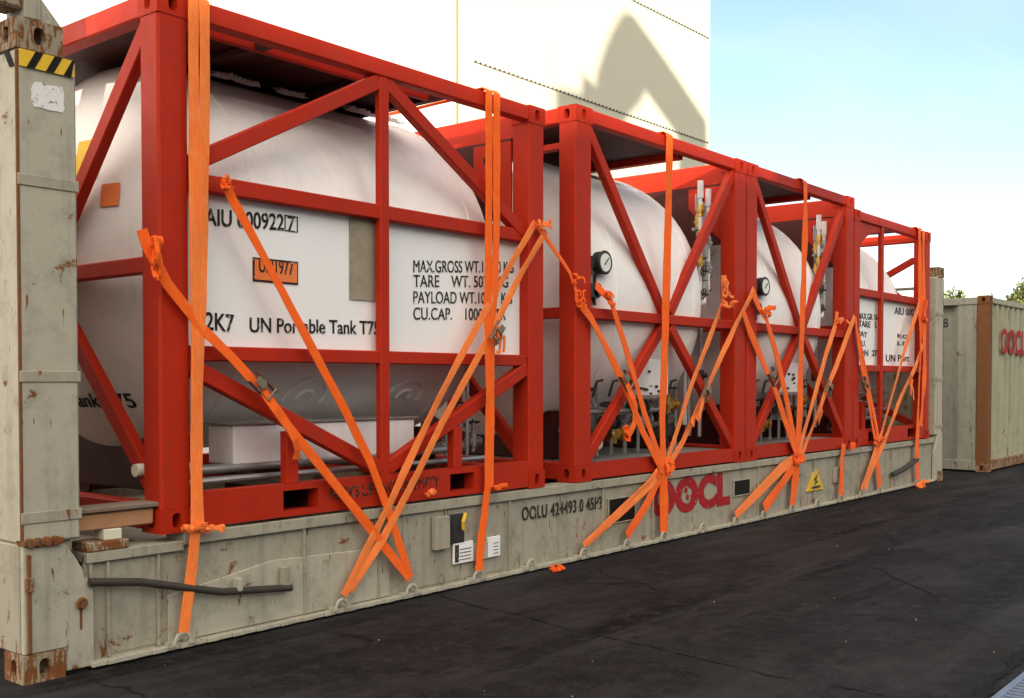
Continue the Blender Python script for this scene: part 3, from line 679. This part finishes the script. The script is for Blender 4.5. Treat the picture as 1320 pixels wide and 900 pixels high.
# ---- container one: ten foot frame with the lettered board
ZB = .572
def ten(X0, X1, Z1, label, near):
    t = thing('tank_container', ((X0 + X1) / 2, 1.22, ZB), label, 'tank container', GRP); L_ = X1 - X0; xc = (X0 + X1) / 2; zU, zM = 2.326, 1.479
    f0 = X0 + .30 * L_; 
    pk = [(at(366, 640).x, at(411, 640).x), (at(581, 620).x, at(612, 620).x)] if near else [(X0 + .45, X0 + .75), (X1 - .75, X1 - .45)]
    front = frame(t, X0, X1, ZB, Z1, pw=.165, pockets=pk, rail_h=.175)
    if near: xc = at(498.5, 300).x
    else: xc = at(1139, 400).x
    for y, sy in ((0, 1), (Y1, -1)):
        yy = y + sy * .045
        m = MB(); m.box((xc - .037, y + sy * .012, ZB + .18), (xc + .037, y + sy * .06, Z1 - .1)); m.build('centre_post', 'red', t, .006)
        m = MB(); m.box((X0 + .165, y + sy * .02, zU - .085), (X1 - .165, y + sy * .085, zU)); m.build('mid_rail', 'red', t, .006)
        m = MB(); m.box((X0 + .165, y + sy * .02, zM - .075), (X1 - .165, y + sy * .085, zM)); m.build('mid_rail', 'red', t, .006)
        if near:
            brace(t, (X0 + .16, yy, zU + .02), (xc - .03, yy, Z1 - .13), .085, .06)
            brace(t, (X1 - .16, yy, zU - .04), (xc + .03, yy, Z1 - .13), .085, .06)
            brace(t, (X0 + .16, yy, zM - .09), (xc - .03, yy, ZB + .22), .085, .06)
            brace(t, (X1 - .16, yy, zM - .09), (xc + .03, yy, ZB + .22), .085, .06)
            for xs_ in (at(380, 585).x, at(593, 560).x):
                zt_ = zM - .09 - (zM - .09 - ZB - .22) * (1 - abs(xs_ - xc) / (xc - X0)) - .03
                m = MB(); m.box((xs_ - .04, y + sy * .015, ZB + .184), (xs_ + .04, y + sy * .075, zt_)); m.build('stub_post', 'red', t, .004)
        else:
            pl_ = [(X0 + .165, y + sy * .03, Z1 - .105), (X0 + .165, y + sy * .03, zU + .30)]
            for i in range(9):
                a = math.pi / 2 * i / 8
                pl_.append((X0 + .165 + (xc - X0 - .165) * (1 - math.cos(a)) , y + sy * .03, zU + .30 + (Z1 - .17 - zU - .30) * math.sin(a)))
            pl_.append((xc - .045, y + sy * .03, Z1 - .105))
            m = MB(); m.prism(pl_, (0, sy * .03, 0)); m.build('arched_gusset', 'red', t)
            for xs_ in (X0 + .35, X1 - .35):
                m = MB(); m.box((xs_ - .04, y + sy * .015, ZB + .184), (xs_ + .04, y + sy * .075, ZB + .5)); m.build('stub_post', 'red', t, .004)
    if near: endpanel(t, X1, Z1)
    # end frames: K bracing on the near one, crossed bars on the far one
    for x, sx in ((X0, 1), (X1, -1)):
        xx = x + sx * .06
        m = MB(); m.box((x + sx * .02, .155, 1.83), (x + sx * .09, Y1 - .155, 1.91)); m.build('end_mid_rail', 'red', t, .006)
        if near or x == X0:
            for y, sy in ((.155, 1), (Y1 - .155, -1)):
                brace(t, (xx, y, Z1 - .14), (xx, y + sy * 1.0, 1.93), .09, .06, (1, 0, 0)); brace(t, (xx, y, ZB + .22), (xx, y + sy * 1.0, 1.82), .09, .06, (1, 0, 0))
        else:
            brace(t, (xx, 1.15, Z1 - .12), (xx, .18, 2.20), .08, .05, (1, 0, 0)); brace(t, (xx - .055, .95, 2.42), (xx - .055, .16, Z1 - .34), .08, .05, (1, 0, 0))
            brace(t, (xx, .16, ZB + .16), (xx, Y1 - .16, 1.82), .09, .05, (1, 0, 0))
    if near: lugplate(t, X1 - .17, Z1)
    # tank
    R, zc = (1.12, 2.01); dl, dr = (.55, .52) if near else (.5, .50)
    tk = tank_mesh(X0 + .09, X1 - (.06 if near else .30), R, zc, dl, dr).build('tank', 'tank', t, 0, True)
    for (u, v_) in (((392, 512), (520, 512)) if near else ()):
        p = at(u, v_, .43); nr = Vector((0, p.y - 1.22, p.z - zc)).normalized(); c_ = Vector((p.x, 1.22, zc)) + nr * (R + .004)
        ux = Vector((1, 0, 0)); uz = Vector((0, -nr.z, nr.y)); uz = uz if uz.z > 0 else -uz
        for rr_ in (.15, .055):
            pts = []
            for i in range(17):
                a = math.radians(-15 + 205 * i / 16); q = c_ + ux * rr_ * math.cos(a) + uz * rr_ * math.sin(a)
                d = Vector((0, q.y - 1.22, q.z - zc)).normalized(); pts.append(Vector((q.x, 1.22, zc)) + d * (R + .006))
            m = MB(); m.tube(pts, .013, 6); m.build('weld_ring', 'white', tk, 0, True)
    if near:
        rn_ = random.Random(8)
        for (a, b_) in ((270, 325), (352, 388), (440, 512)):
            x0, x1 = at(a, 120, .8).x, at(b_, 140, .8).x; m = MB(); n = int((x1 - x0) / .03)
            for i in range(n):
                x = x0 + (x1 - x0) * i / n; z = 3.075 + rn_.uniform(-.004, .01); w = rn_.uniform(.02, .045)
                m.add([(x - w, .74, z - .02), (x + w, .73, z - .02), (x + w * .6, .80, z + .028), (x - w * .8, .79, z + .02), (x, .70, z + .005)], [(0, 1, 4), (1, 2, 4), (2, 3, 4), (3, 0, 4)])
            m.build('bright_gap_fleck', 'white', tk)  # white slivers added for the bright gaps under the walkway
    # supports under the tank
    for xs_ in (X0 + .5, X1 - .6):
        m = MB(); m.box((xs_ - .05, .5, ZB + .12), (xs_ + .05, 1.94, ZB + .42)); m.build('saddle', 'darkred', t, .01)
    # roof plates and grab rail above the tank
    m = MB()
    m.box((X0 + .12, .20, Z1 - .055), (xc + .62 if near else xc + .1, 2.24, Z1 - .035))
    m.build('walkway_plate', 'darkred', t, .003)
    m = MB(); m.box((X0 + .1, .185, Z1 - .10), (xc + (.55 if near else .2), .22, Z1 - .03)); m.build('walkway_edge', 'red', t, .004)
    for xs_ in (X0 + .7, xc, xc + .55):
        m = MB(); m.box((xs_, .09, Z1 - .098), (xs_ + .06, Y1 - .09, Z1 - .058)); m.build('roof_bar', 'darkred', t, .004)
    # board
    bx0 = X0 + .168; bx1 = X1 - (.155 if near else .30); m = MB(); m.box((bx0, .087, zM - .01), (bx1, .093, zU - .03)); bd = m.build('sign_board', 'white', t)
    YB = .084
    if near:
        pxtext('AIU 000922', 264, 290, 366, 297, 22, YB, 'black', bd, bold=.012)
        o = pxtext('7', 371, 297, 380, 298, 19, YB, 'black', bd, bold=.008)
        a, b_ = at(367, 277, YB), at(384, 300, YB); m = MB(); e = .006
        m.box((a.x, YB - .001, b_.z), (b_.x, YB + .002, b_.z + e)).box((a.x, YB - .001, a.z - e), (b_.x, YB + .002, a.z)).box((a.x, YB - .001, b_.z + e), (a.x + e, YB + .002, a.z - e)).box((b_.x - e, YB - .001, b_.z + e), (b_.x, YB + .002, a.z - e)); m.build('digit_box', 'black', bd)
        pxtext('12K7', 257, 424, 302, 428, 23, YB, 'black', bd, bold=.012)
        pxtext('UN Portable Tank T75', 322, 428, 489, 431, 19, YB, 'black', bd, bold=.010)
        a, b_ = at(327, 333, YB), at(383, 366, YB); m = MB(); m.box((a.x - .006, YB - .002, b_.z - .006), (b_.x + .006, YB + .002, a.z + .006)); pb = m.build('placard_rim', 'black', bd)
        m = MB(); m.box((a.x + .004, YB - .005, b_.z + .004), (b_.x - .004, YB - .0025, a.z - .004)); pb = m.build('placard', 'oplate', bd)
        text('UN1977', (a.x + .03, YB - .007, b_.z + .045), .075, (1, 0, 0), (0, 0, 1), 'black', pb, width=(b_.x - a.x) - .06, bold=.0)
        a, b_ = at(450, 276, YB), at(490, 389, YB); m = MB(); m.box((a.x, YB - .006, b_.z), (b_.x, YB - .001, a.z - .0)); m.build('data_plate', 'plate', bd)
        rows = ((351, 'MAX.GROSS WT.16000 KG', 662), (370, 'TARE    WT. 5073 KG', 655), (391, 'PAYLOAD WT.10927 KG', 660), (412, 'CU.CAP.    10000 LTR', 652))
        for y_, b_, xe in rows: pxtext(b_, 533, y_, xe, y_ + .6 + (y_ - 351) * .0, 16, YB, 'black', bd, bold=.0)
        # rail lettering
        pxtext('FORKS LIFTING ON EMPTY', 426, 645, 566, 627, 16, .002, 'blackworn', front, bold=.0)
        # lettering wrapped on the end dome
        def onto(p, z):
            dy, dz_ = p.y - 1.22, p.z - zc; rr_ = math.sqrt(dy * dy + dz_ * dz_) / R; tt = max(0, 1 - rr_ ** 2) ** (1 / 2.6)
            return Vector((X0 + .09 + dl - dl * tt - .004 - z, p.y, p.z))
        text('Portable Tank T75', (0, 1.78, 1.16), .078, (0, -1, 0), (0, 0, 1), 'black', tk, width=1.06, bold=.012, fn=onto)
        # placards on the dome
        def dcard(y0, y1, z0, z1, mat, nm_):
            m = MB(); n = 4; vs = []
            for i in range(n + 1):
                for j in range(n + 1): vs.append(onto(Vector((0, y0 + (y1 - y0) * i / n, z0 + (z1 - z0) * j / n)), .006))
            m.add(vs, [(i * (n + 1) + j, (i + 1) * (n + 1) + j, (i + 1) * (n + 1) + j + 1, i * (n + 1) + j + 1) for i in range(n) for j in range(n)]); return m.build(nm_, mat, tk)
        dcard(.75, .62, 2.22, 2.34, 'oplate', 'placard'); dcard(1.0, .80, 2.38, 2.60, 'yellow', 'placard')
        # under-tank cabinets and pipes
        for (x0, x1) in ((at(300, 560, .2).x, at(368, 560, .2).x), (at(388, 560, .2).x, at(533, 560, .2).x)):
            m = MB(); m.box((x0, .19, .86), (x1, .42, 1.07)); cb = m.build('valve_cabinet', 'cabinet', t, .008)
            m = MB(); m.box((x0 - .02, .175, 1.072), (x1 + .03, .44, 1.085)); m.build('cabinet_lid', 'steel', cb, .003)
        m = MB(); m.tube([(.95, .22, .845), (1.8, .21, .85), (2.9, .22, .86)], .026, 10).tube([(.9, .16, .79), (1.2, .15, .795), (3.3, .17, .79)], .017, 8); m.build('pipe', 'steel', t, 0, True)
        m = MB(); m.cyl((.66, .2, .87), (.80, .2, .87), .032, 14).cyl((.80, .2, .87), (1.0, .2, .87), .022, 12); m.build('pipe_cap', 'bolt', t, 0, True)
        for xx_, zz_ in ((3.05, .80), (3.18, .95), (3.32, .82)): valve(t, xx_, .35, zz_, .2, .8)
        m = MB(); m.tube([(3.2, .3, .8), (3.21, .3, 1.5), (3.3, .4, 1.7)], .012, 8).tube([(2.9, .4, .85), (3.4, .4, .86)], .035, 10); m.build('pipe', 'steel', t, 0, True)
    else:
        for (x0, y0, x1, hp, s_) in ((1106, 411, 1131, 8, 'MAX.GR 16'), (1107, 421, 1130, 8, 'TARE   5'), (1106, 433, 1118, 7, 'PAY'), (1106, 446, 1116, 7, 'CU.'), (1108, 459, 1131, 8, 'ON  27'),
                                     (1153, 405, 1178, 9, 'AIU 000'), (1157, 435, 1170, 5, 'KG'), (1157, 445, 1170, 5, 'LB'), (1142, 466, 1172, 9, 'UN Port')):
            pxtext(s_, x0, y0, x1, y0 + (2 if y0 < 440 else 0), hp, YB, 'black', bd, bold=.012)
        for xx_ in (.5, .75, 1.0, 1.3): valve(t, X0 + xx_, .4, ZB + .25, .25)
        m = MB(); 
        for k in range(4): m.cyl((X0 + .4, .4, .85 + k * .1), (X1 - .4, .4, .85 + k * .1), .025, 8)
        m.build('pipe', 'steel', t, 0, True)
    return t
ten(.676, 3.667, 3.166, 'nearest and largest red tank frame, its white board lettered UN Portable Tank T75', True)

def eight(X0, X1, Z1, label, seed):
    random.seed(seed); L_ = X1 - X0; xc = X0 + L_ * .47
    t = thing('tank_container', ((X0 + X1) / 2, 1.22, ZB), label, 'tank container', GRP)
    front = frame(t, X0, X1, ZB, Z1, pw=.20, rail_h=.115); zm = 1.80
    for y, sy in ((0, 1), (Y1, -1)):
        yy = y + sy * .05
        m = MB(); m.box((X0 + .2, y + sy * .012, zm - .04), (X1 - .2, y + sy * .09, zm + .04)); m.build('mid_rail', 'red', t, .006)
        xm = (X0 + X1) / 2
        for sx, xe in ((-1, X0 + .18), (1, X1 - .18)):
            brace(t, (xe, yy, Z1 - .12), (xm + sx * .05, yy, zm + .05), .085, .06); brace(t, (xe, yy, ZB + .15), (xm + sx * .05, yy, zm - .05), .085, .06)
    for x, sx in ((X0, 1), (X1, -1)):
        xx = x + sx * .06
        m = MB(); m.box((x + sx * .02, .155, zm - .04), (x + sx * .09, Y1 - .155, zm + .04)); m.build('end_mid_rail', 'red', t, .006)
        m = MB(); m.box((x + sx * .015, 1.17, ZB + .14), (x + sx * .095, 1.27, Z1 - .116)); m.build('end_centre_post', 'red', t, .006)
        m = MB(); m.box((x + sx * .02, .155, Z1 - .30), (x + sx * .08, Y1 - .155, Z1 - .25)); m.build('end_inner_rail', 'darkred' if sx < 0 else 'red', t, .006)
    lugplate(t, X1 - .165, Z1); endpanel(t, X1, Z1)
    R, zc = 1.165, ZB + .24 + 1.165
    tk = tank_mesh(X0 + .06, X1 - .32, R, zc, .55, .50).build('tank', 'tank', t, 0, True)
    # nozzles with ring marks on the dome
    dirn = Vector((.75, -.5, .55)).normalized(); base = Vector((X1 - .74, .50, zc + .62))
    m = MB(); m.cyl(base - dirn * .1, base + dirn * .12, .07, 18).cyl(base + dirn * .10, base + dirn * .125, .085, 18); m.build('nozzle', 'tank', tk, 0, True)
    for z, y in ((2.2, .16), ):
        m = MB(); m.cyl((X1 - .62, .26, 2.0), (X1 - .50, .14, 2.0), .045, 14); m.build('nozzle', 'tank', tk, 0, True)
    # gauges near the left post
    gx = X0 + .40; gz = 2.185
    m = MB(); m.cyl((gx, .02, gz), (gx, .085, gz), .085, 22); m.torus((gx, .02, gz), (0, 1, 0), .08, .011, 22); m.box((gx - .16, .05, gz - .04), (gx - .05, .12, gz + .04)); gg = m.build('gauge', 'darksteel', t, 0, True)
    m = MB(); m.cyl((gx, .012, gz), (gx, .019, gz), .068, 22); dl_ = m.build('dial', 'glass', gg)
    m = MB(); m.beam((gx - .02, .008, gz - .02), (gx + .035, .008, gz + .035), .008, .003); m.build('needle', 'black', dl_)
    m = MB(); m.cyl((gx - .03, .06, 1.98), (gx - .03, .13, 1.98), .055, 16); m.box((gx - .13, .06, 1.92), (gx - .03, .11, 2.03)); m.tube([(gx - .03, .09, 2.1), (gx - .03, .1, 1.9), (gx + .02, .12, 1.87)], .012, 6); m.build('regulator', 'darksteel', t, 0, True)
    # control cabinet hung on the tank
    m = MB(); m.box((xc - .12, .16, 1.16), (xc + .34, .40, 1.50)); cb = m.build('control_cabinet', 'cabinet', t, .03)
    for k in range(6):
        m = MB(); u_, w_ = xc - .06 + random.random() * .36, 1.2 + random.random() * .26
        m.cyl((u_, .14, w_), (u_, .162, w_), random.uniform(.005, .013), 10)
        m.build('switch', 'darksteel', cb)
    m = MB(); m.cyl((xc + .15, .3, 1.56), (xc + .15, .3, 1.66), .13, 20).cyl((xc + .15, .3, 1.50), (xc + .15, .3, 1.56), .05, 12); m.build('vent_cap', 'darksteel', cb, 0, True)
    # manifold with valves under the tank
    m = MB(); m.tube([(X0 + .3, .35, .93), (X1 - .9, .35, .93), (X1 - .6, .5, 1.1)], .028, 10).tube([(X0 + .3, .25, 1.06), (xc + .3, .25, 1.06), (xc + .5, .35, 1.25)], .02, 8)
    for k in range(9):
        xx = X0 + .30 + k * .2; m.cyl((xx, .3, ZB + .14), (xx, .3, 1.1 + .1 * (k % 3)), .014, 8)
    m.build('pipe', 'steel', t, 0, True)
    for k in range(8):
        xx = X0 + .34 + k * .21; valve(t, xx, .22 + .1 * (k % 2), (.80, 1.02, .9)[k % 3], .22, 1.35, ('darksteel', 'steel', 'darksteel', 'brass')[k % 4], 'darksteel')
    m = MB()
    for k in range(6):
        xx = X0 + .5 + k * .22; m.tube([(xx, .2, 1.18), (xx + .03, .18, 1.3), (xx + .12, .19, 1.31)], .012, 6)
    m.build('valve_lever', 'darksteel', t, 0, True)
    m = MB(); m.cyl((X0 + .46, .12, .83), (X0 + .46, .18, .83), .055, 16); m.torus((X0 + .46, .115, .83), (0, 1, 0), .035, .014, 14); m.build('pipe_cap', 'bolt', t, 0, True)
    # relief valve stack at the right end
    for k, (xx, yy) in enumerate(((X1 - .53, .17), (X1 - .37, .18), (X1 - .45, .24), (X1 - .30, .26))):
        m = MB(); m.tube([(xx, yy, 2.05 + .06 * k), (xx, yy, 2.95 - .05 * k)], .017, 8); m.cyl((xx, yy, 2.90 - .05 * k), (xx, yy, 3.05 - .05 * k), .026, 10); m.build('relief_pipe', 'cabinet' if k < 2 else 'steel', t, 0, True)
        for z in (2.74, 2.52, 2.30):
            m = MB(); m.cyl((xx, yy, z - k * .04), (xx, yy, z + .10 - k * .04), .026, 8).cyl((xx, yy, z + .03 - k * .04), (xx, yy, z + .055 - k * .04), .038, 6)
            m.build('relief_valve', ('brass', 'steel', 'brass', 'darksteel')[k], t, 0, True)
    m = MB()
    for z in (2.1, 2.22, 2.42, 2.62): m.cyl((X1 - .62, .19, z), (X1 - .2, .24, z + .03), .015, 8).cyl((X1 - .45, .17, z - .03), (X1 - .45, .17, z + .08), .036, 8)
    m.build('pipe', 'steel', t, 0, True)
    for z in (2.06, 2.26, 2.60): vwheel(t, (X1 - .56, .12, z), (0, 1, .2), .045)
    m = MB(); m.tube([(X1 - .24, .45, .8), (X1 - .24, .45, 2.3), (X1 - .3, .7, 2.5)], .03, 10); m.build('vent_pipe', 'steel', t, 0, True)
    for k in range(5):
        xx, yy = X1 - .30 + .035 * (k % 2), .30 + .17 * k
        m = MB(); m.tube([(xx, yy, .8 + .1 * k), (xx + .02, yy, 1.9 + .12 * k), (xx - .05, yy + .05, 2.1 + .14 * k)], .018 + .006 * (k % 3), 8); m.build('pipe', ('steel', 'cabinet', 'steel')[k % 3], t, 0, True)
        m = MB(); m.cyl((xx, yy, 1.3 + .17 * k), (xx, yy, 1.40 + .17 * k), .04, 10).cyl((xx, yy - .07, 1.35 + .17 * k), (xx, yy + .02, 1.35 + .17 * k), .022, 8); m.build('pipe_fitting', ('darksteel', 'brass', 'steel')[k % 3], t, 0, True)
    # floor plate
    m = MB(); m.box((X0 + .18, .10, ZB + .10), (X1 - .18, 2.34, ZB + .118)); m.build('floor_plate', 'grating', t)
    m = MB(); m.box((X0 + .12, .11, Z1 - .075), (X0 + L_ * .60, 2.3, Z1 - .05)); m.build('walkway_plate', 'darkred', t)
    m = MB(); m.box((X0 + L_ * .60, .09, Z1 - .13), (X0 + L_ * .63, Y1 - .09, Z1 - .03)); m.build('roof_bar', 'red', t, .004)
    for xq in (X1 - .6, X0 + .4): m = MB(); m.box((xq, .5, ZB + .12), (xq + .1, 1.94, ZB + .5)); m.build('saddle', 'darkred', t, .01)
    return t
eight(4.034, 6.655, 3.279, 'second red tank frame from the left, cross braced, beside the lettered one', 21)
eight(6.68, 9.165, 3.279, 'third red tank frame, cross braced, between the second frame and the farthest lettered one', 33)
ten(9.19, 11.66, 3.166, 'farthest red tank frame with an arched gusset, at the flat rack right end', False)

# ================================================================== lashing straps
YS = -.035
SG = 'orange lashing straps over the tank frames'
def P(x, y, Y=YS): return at(x, y, Y)
def strap(label, paths, w, mat='strap', seed=1, knots=(), ratchets=(), tails=()):
    base = paths[0][-1]; o = thing('lashing_strap', base, label, 'strap', SG)
    strips(paths, w, 'webbing', mat, o, seed)
    for i, (c, sx, sz) in enumerate(knots): crumple(c, sx, .05, sz, w * .75, 'knot', mat, o, seed * 7 + i, n=12)
    for c, d in ratchets:
        c = Vector(c); d = Vector(d).normalized(); n_ = Vector((0, -1, 0)); a = d.cross(n_)
        m = MB()
        for s_ in (-1, 1): m.beam(c + a * s_ * w * .62 - d * .07 + n_ * .02, c + a * s_ * w * .62 + d * .09 + n_ * .03, .032, .004, a)
        m.cyl(c - a * w * .7 + n_ * .03, c + a * w * .7 + n_ * .03, .010, 8); m.cyl(c - a * w * .7 + d * .07 + n_ * .045, c + a * w * .7 + d * .07 + n_ * .045, .007, 8)
        m.beam(c - d * .05 + n_ * .045, c + d * .01 + n_ * .05, w * .8, .006, n_)
        m.build('ratchet_buckle', 'buckle', o, .001)
    for i, tl in enumerate(tails): strips([tl], w * .9, 'strap_tail', mat, o, seed * 3 + i, wob=.03)
    return o
def R(u, dz=.02): p = rings[u].copy(); p.z = .07 + dz; p.y = -.03; return p
def over(x, Y=YS):
    """where a strap at pixel column x comes down over the top rail"""
    return x
# S1 two bands over the first frame
def top(px, ztop, back=.9):
    p = at(px, 30); return [Vector((p.x, back, ztop + .01)), Vector((p.x, .0, ztop + .01)), Vector((p.x, -.028, ztop - .02))]
T1t, T2t = 3.166, 3.279
def topx(px, y, zt, back=1.0):
    p = at(px, y, YS); return [Vector((p.x, back, zt + .012)), Vector((p.x, .0, zt + .012)), Vector((p.x, -.03, zt - .012))]
strap('doubled pale orange strap hanging down by the left post of the nearest frame', [topx(250, 0, T1t) + [P(250, 200), P(253, 460), P(252, 560), P(253, 680), P(247, 735, -.03), R(235)], topx(264, 0, T1t) + [P(264, 120), P(262, 300), P(256, 460), P(254, 600), P(256, 682)]], .058, 'strapold', 3,
      knots=[((P(246, 681)), .07, .02), ((P(272, 680)), .06, .015)])
strap('orange strap with ratchet buckle slanting down from the left post of the nearest frame', [[P(183, 296), P(190, 318), P(215, 365), P(262, 425), P(300, 462), P(345, 512), P(372, 550), P(430, 622), P(470, 672), P(528, 746)]], .055, 'strap', 5,
      knots=[(P(200, 318), .03, .10), (P(196, 345), .03, .06)], ratchets=[(P(333, 497), P(345, 512) - P(320, 484))], tails=[[P(340, 505, -.07), P(356, 528, -.09), P(372, 552, -.08), P(383, 580, -.07), P(381, 592, -.06)]])
strap('orange strap slanting down across the board from the upper mid rail', [[P(288, 232), P(300, 258), P(345, 340), P(400, 445), P(440, 520), P(475, 590), P(500, 655), P(529, 745)]], .052, 'strap', 6, knots=[(P(287, 236), .03, .03)])
strap('pair of bright straps slanting down left from the right post of the nearest frame', [[P(690, 287), P(662, 335), P(628, 397), P(590, 467), P(553, 540), P(520, 610), P(500, 655), P(478, 697), P(443, 768)], [P(704, 298), P(672, 352), P(640, 415), P(612, 468), P(570, 545), P(540, 607), P(515, 655), P(492, 697), P(450, 762)]], .052, 'strapold', 8,
      knots=[(P(696, 288), .08, .04), (P(642, 438), .05, .10), (P(557, 634), .07, .018)], ratchets=[(P(638, 428), P(628, 445) - P(648, 410))])
strap('doubled orange strap hanging near the right post of the nearest frame', [topx(631, 115, T1t) + [P(630, 300), P(628, 400), P(630, 500), P(629, 628), P(621, 690, -.03), R(616)], topx(641, 118, T1t) + [P(640, 300), P(636, 400), P(633, 500), P(632, 628)]], .060, 'strap', 9, knots=[(P(640, 629), .08, .02)])
strap('thin twisted orange strap tied from the nearest frame across to the second frame', [[P(690, 288), P(712, 318), P(735, 352), P(742, 372), P(746, 392)]], .035, 'strap', 10, knots=[(P(744, 385), .06, .07), (P(741, 360), .04, .04)])
nA = P(855, 604); nB = P(1028, 588); nC = P(1131, 568)
strap('single orange strap hanging over the middle of the second frame to the rail', [topx(864, 178, T2t) + [P(862, 250), P(860, 330), P(857, 450), P(854, 540), nA, P(856, 640, -.03), R(855)]], .092, 'strap', 12, knots=[(nA, .12, .07)])
strap('orange strap from the left post of the second frame slanting down to its tied knot', [[P(748, 392), P(762, 410), P(790, 465), P(805, 497), P(828, 555), P(852, 603)]], .065, 'strap', 13, ratchets=[(P(803, 490), P(815, 515) - P(790, 465))], tails=[[P(806, 495, -.06), P(818, 525, -.08), P(818, 545, -.08), P(808, 562, -.07)]], knots=[(P(806, 558), .06, .06)])
strap('orange strap tied round the mid rail of the second frame slanting down to its knot', [[P(768, 368), P(778, 378), P(787, 386), P(793, 405), P(810, 460), P(830, 530), P(854, 600)]], .065, 'strap', 14, knots=[(P(784, 385), .10, .05)])
strap('pale orange strap from the right post of the second frame down left to its knot', [[P(932, 355), P(932, 388), P(917, 430), P(890, 500), P(870, 565), P(857, 603)]], .06, 'strapold', 15, knots=[(P(934, 368), .10, .12), (P(936, 392), .15, .03)])
strap('pale strap from the third frame left post down to the second frame knot', [[P(972, 372), P(966, 385), P(948, 420), P(925, 470), P(905, 515), P(880, 570), P(858, 606)]], .06, 'strapold', 16, ratchets=[(P(908, 505), P(900, 520) - P(915, 490))], tails=[[P(907, 515, -.06), P(903, 530, -.1), P(897, 545, -.1), P(898, 535, -.08), P(893, 548, -.1)]])
strap('pair of pale bands slanting far left from the second frame knot to the rail', [[P(848, 606), P(838, 620), P(812, 645), P(752, 703)], [P(850, 612), P(840, 626), P(814, 650), P(756, 702)]], .045, 'strapold', 17)
strap('dark orange band from the second frame knot slanting left down to the rail', [[P(852, 612), P(835, 648), P(808, 691)]], .08, 'strap', 18)
strap('single orange strap hanging over the middle of the third frame to the rail', [topx(1039, 236, T2t) + [P(1038, 290), P(1036, 360), P(1033, 450), P(1031, 530), nB, P(1025, 620, -.03), R(1020)]], .115, 'strap', 19, knots=[(nB, .14, .06)])
strap('orange strap from the left post of the third frame slanting down to its tied knot', [[P(958, 402), P(966, 425), P(985, 470), P(1000, 505), P(1026, 585)]], .08, 'strap', 20, ratchets=[(P(993, 485), P(1000, 505) - P(985, 465))])
strap('orange strap tied round the mid rail of the third frame slanting down to its knot', [[P(971, 378), P(980, 400), P(988, 412), P(1003, 465), P(1015, 520), P(1027, 585)]], .08, 'strap', 22, knots=[(P(984, 401), .16, .05)])
strap('pale strap from the third frame right post down left to its own knot', [[P(1079, 402), P(1078, 415), P(1064, 460), P(1050, 510), P(1036, 560), P(1029, 588)]], .07, 'strapold', 23, knots=[(P(1084, 414), .2, .03)])
strap('pale strap from the farthest frame left post down to the third frame knot', [[P(1102, 408), P(1094, 428), P(1078, 472), P(1066, 500), P(1050, 545), P(1033, 588)]], .07, 'strapold', 24, ratchets=[(P(1066, 500), P(1062, 512) - P(1070, 488))], tails=[[P(1064, 510, -.06), P(1060, 525, -.12), P(1056, 545, -.1), P(1060, 530, -.14)]])
strap('pair of pale bands slanting far left from the third frame knot to the rail', [[P(1022, 590), P(1005, 603), P(948, 664)], [P(1024, 594), P(1008, 606), P(952, 662)]], .065, 'strapold', 25)
strap('dark orange band from the third frame knot slanting left down to the rail', [[P(1026, 594), P(1012, 618), P(985, 655)]], .10, 'strap', 26)
strap('short orange strap hanging below the third frame right corner to the rail', [[P(1088, 572), P(1086, 590, -.03), P(1085, 610, -.03), R(1083)]], .10, 'strap', 27, knots=[(P(1098, 575), .10, .03)])
strap('pair of orange bands slanting from the left post of the farthest frame to its knot', [[P(1103, 410), P(1106, 440), P(1112, 480), P(1120, 520), P(1128, 566)], [P(1106, 430), P(1110, 455), P(1117, 490), P(1126, 530), P(1132, 566)]], .07, 'strap', 28, knots=[(nC, .25, .035)], ratchets=[(P(1112, 495), P(1116, 510) - P(1108, 480))])
strap('pair of pale orange bands slanting from the far right post down left to the rail', [[P(1188, 380), P(1180, 408), P(1165, 455), P(1150, 510), P(1136, 560), P(1125, 592), P(1110, 632)], [P(1190, 445), P(1178, 478), P(1162, 510), P(1143, 562), P(1130, 592), P(1114, 630)]], .075, 'strapold', 29, knots=[(P(1172, 500), .07, .17)])
strap('short dark orange strap below the farthest frame knot hanging straight to the rail', [[nC, P(1131, 595, -.03), R(1133)]], .11, 'strap', 30)
strap('doubled orange strap hanging over the right end post of the farthest frame', [topx(1186, 303, T1t) + [P(1186, 380), P(1187, 450), P(1184, 520), P(1182, 580), R(1182)], topx(1191, 304, T1t) + [P(1191, 400), P(1192, 480), P(1187, 550)]], .11, 'strap', 31, knots=[(P(1190, 400), .08, .15)])

# loose bits on the ground
o = thing('strap_scrap', (3.62, -.16, 0), 'small crumpled orange scrap of webbing lying alone on the asphalt', 'scrap')
crumple((3.63, -.10, .035), .04, .09, .025, .04, 'webbing', 'strap', o, 77, n=14)
q = at(1185, 628, -.1); o = thing('strap_bundle', (q.x, -.15, 0), 'bunched end of orange strap on the ground at the far corner of the flat rack', 'strap bundle')
crumple((q.x, -.05, .05), .16, .12, .04, .06, 'webbing', 'strapold', o, 78, n=18)
rn = random.Random(9); m_ = MB()
for i in range(95):
    x, y = rn.uniform(.5, 12), rn.uniform(-3.6, -.1); s_ = rn.uniform(.003, .007) * (1 if rn.random() < .93 else 2)
    pts = [(x + rn.uniform(-s_, s_), y + rn.uniform(-s_, s_), rn.uniform(0, s_)) for _ in range(5)]
    m_.add(pts + [(x, y, s_ * 1.1)], [(0, 1, 5), (1, 2, 5), (2, 3, 5), (3, 4, 5), (4, 0, 5)])
M['grit'] = paint('pale_grit', (.35, .34, .33), .8, .3, None)
tag(m_.build('grit', 'grit'), 'pale specks of grit and litter scattered over the asphalt', 'grit', kind='stuff')
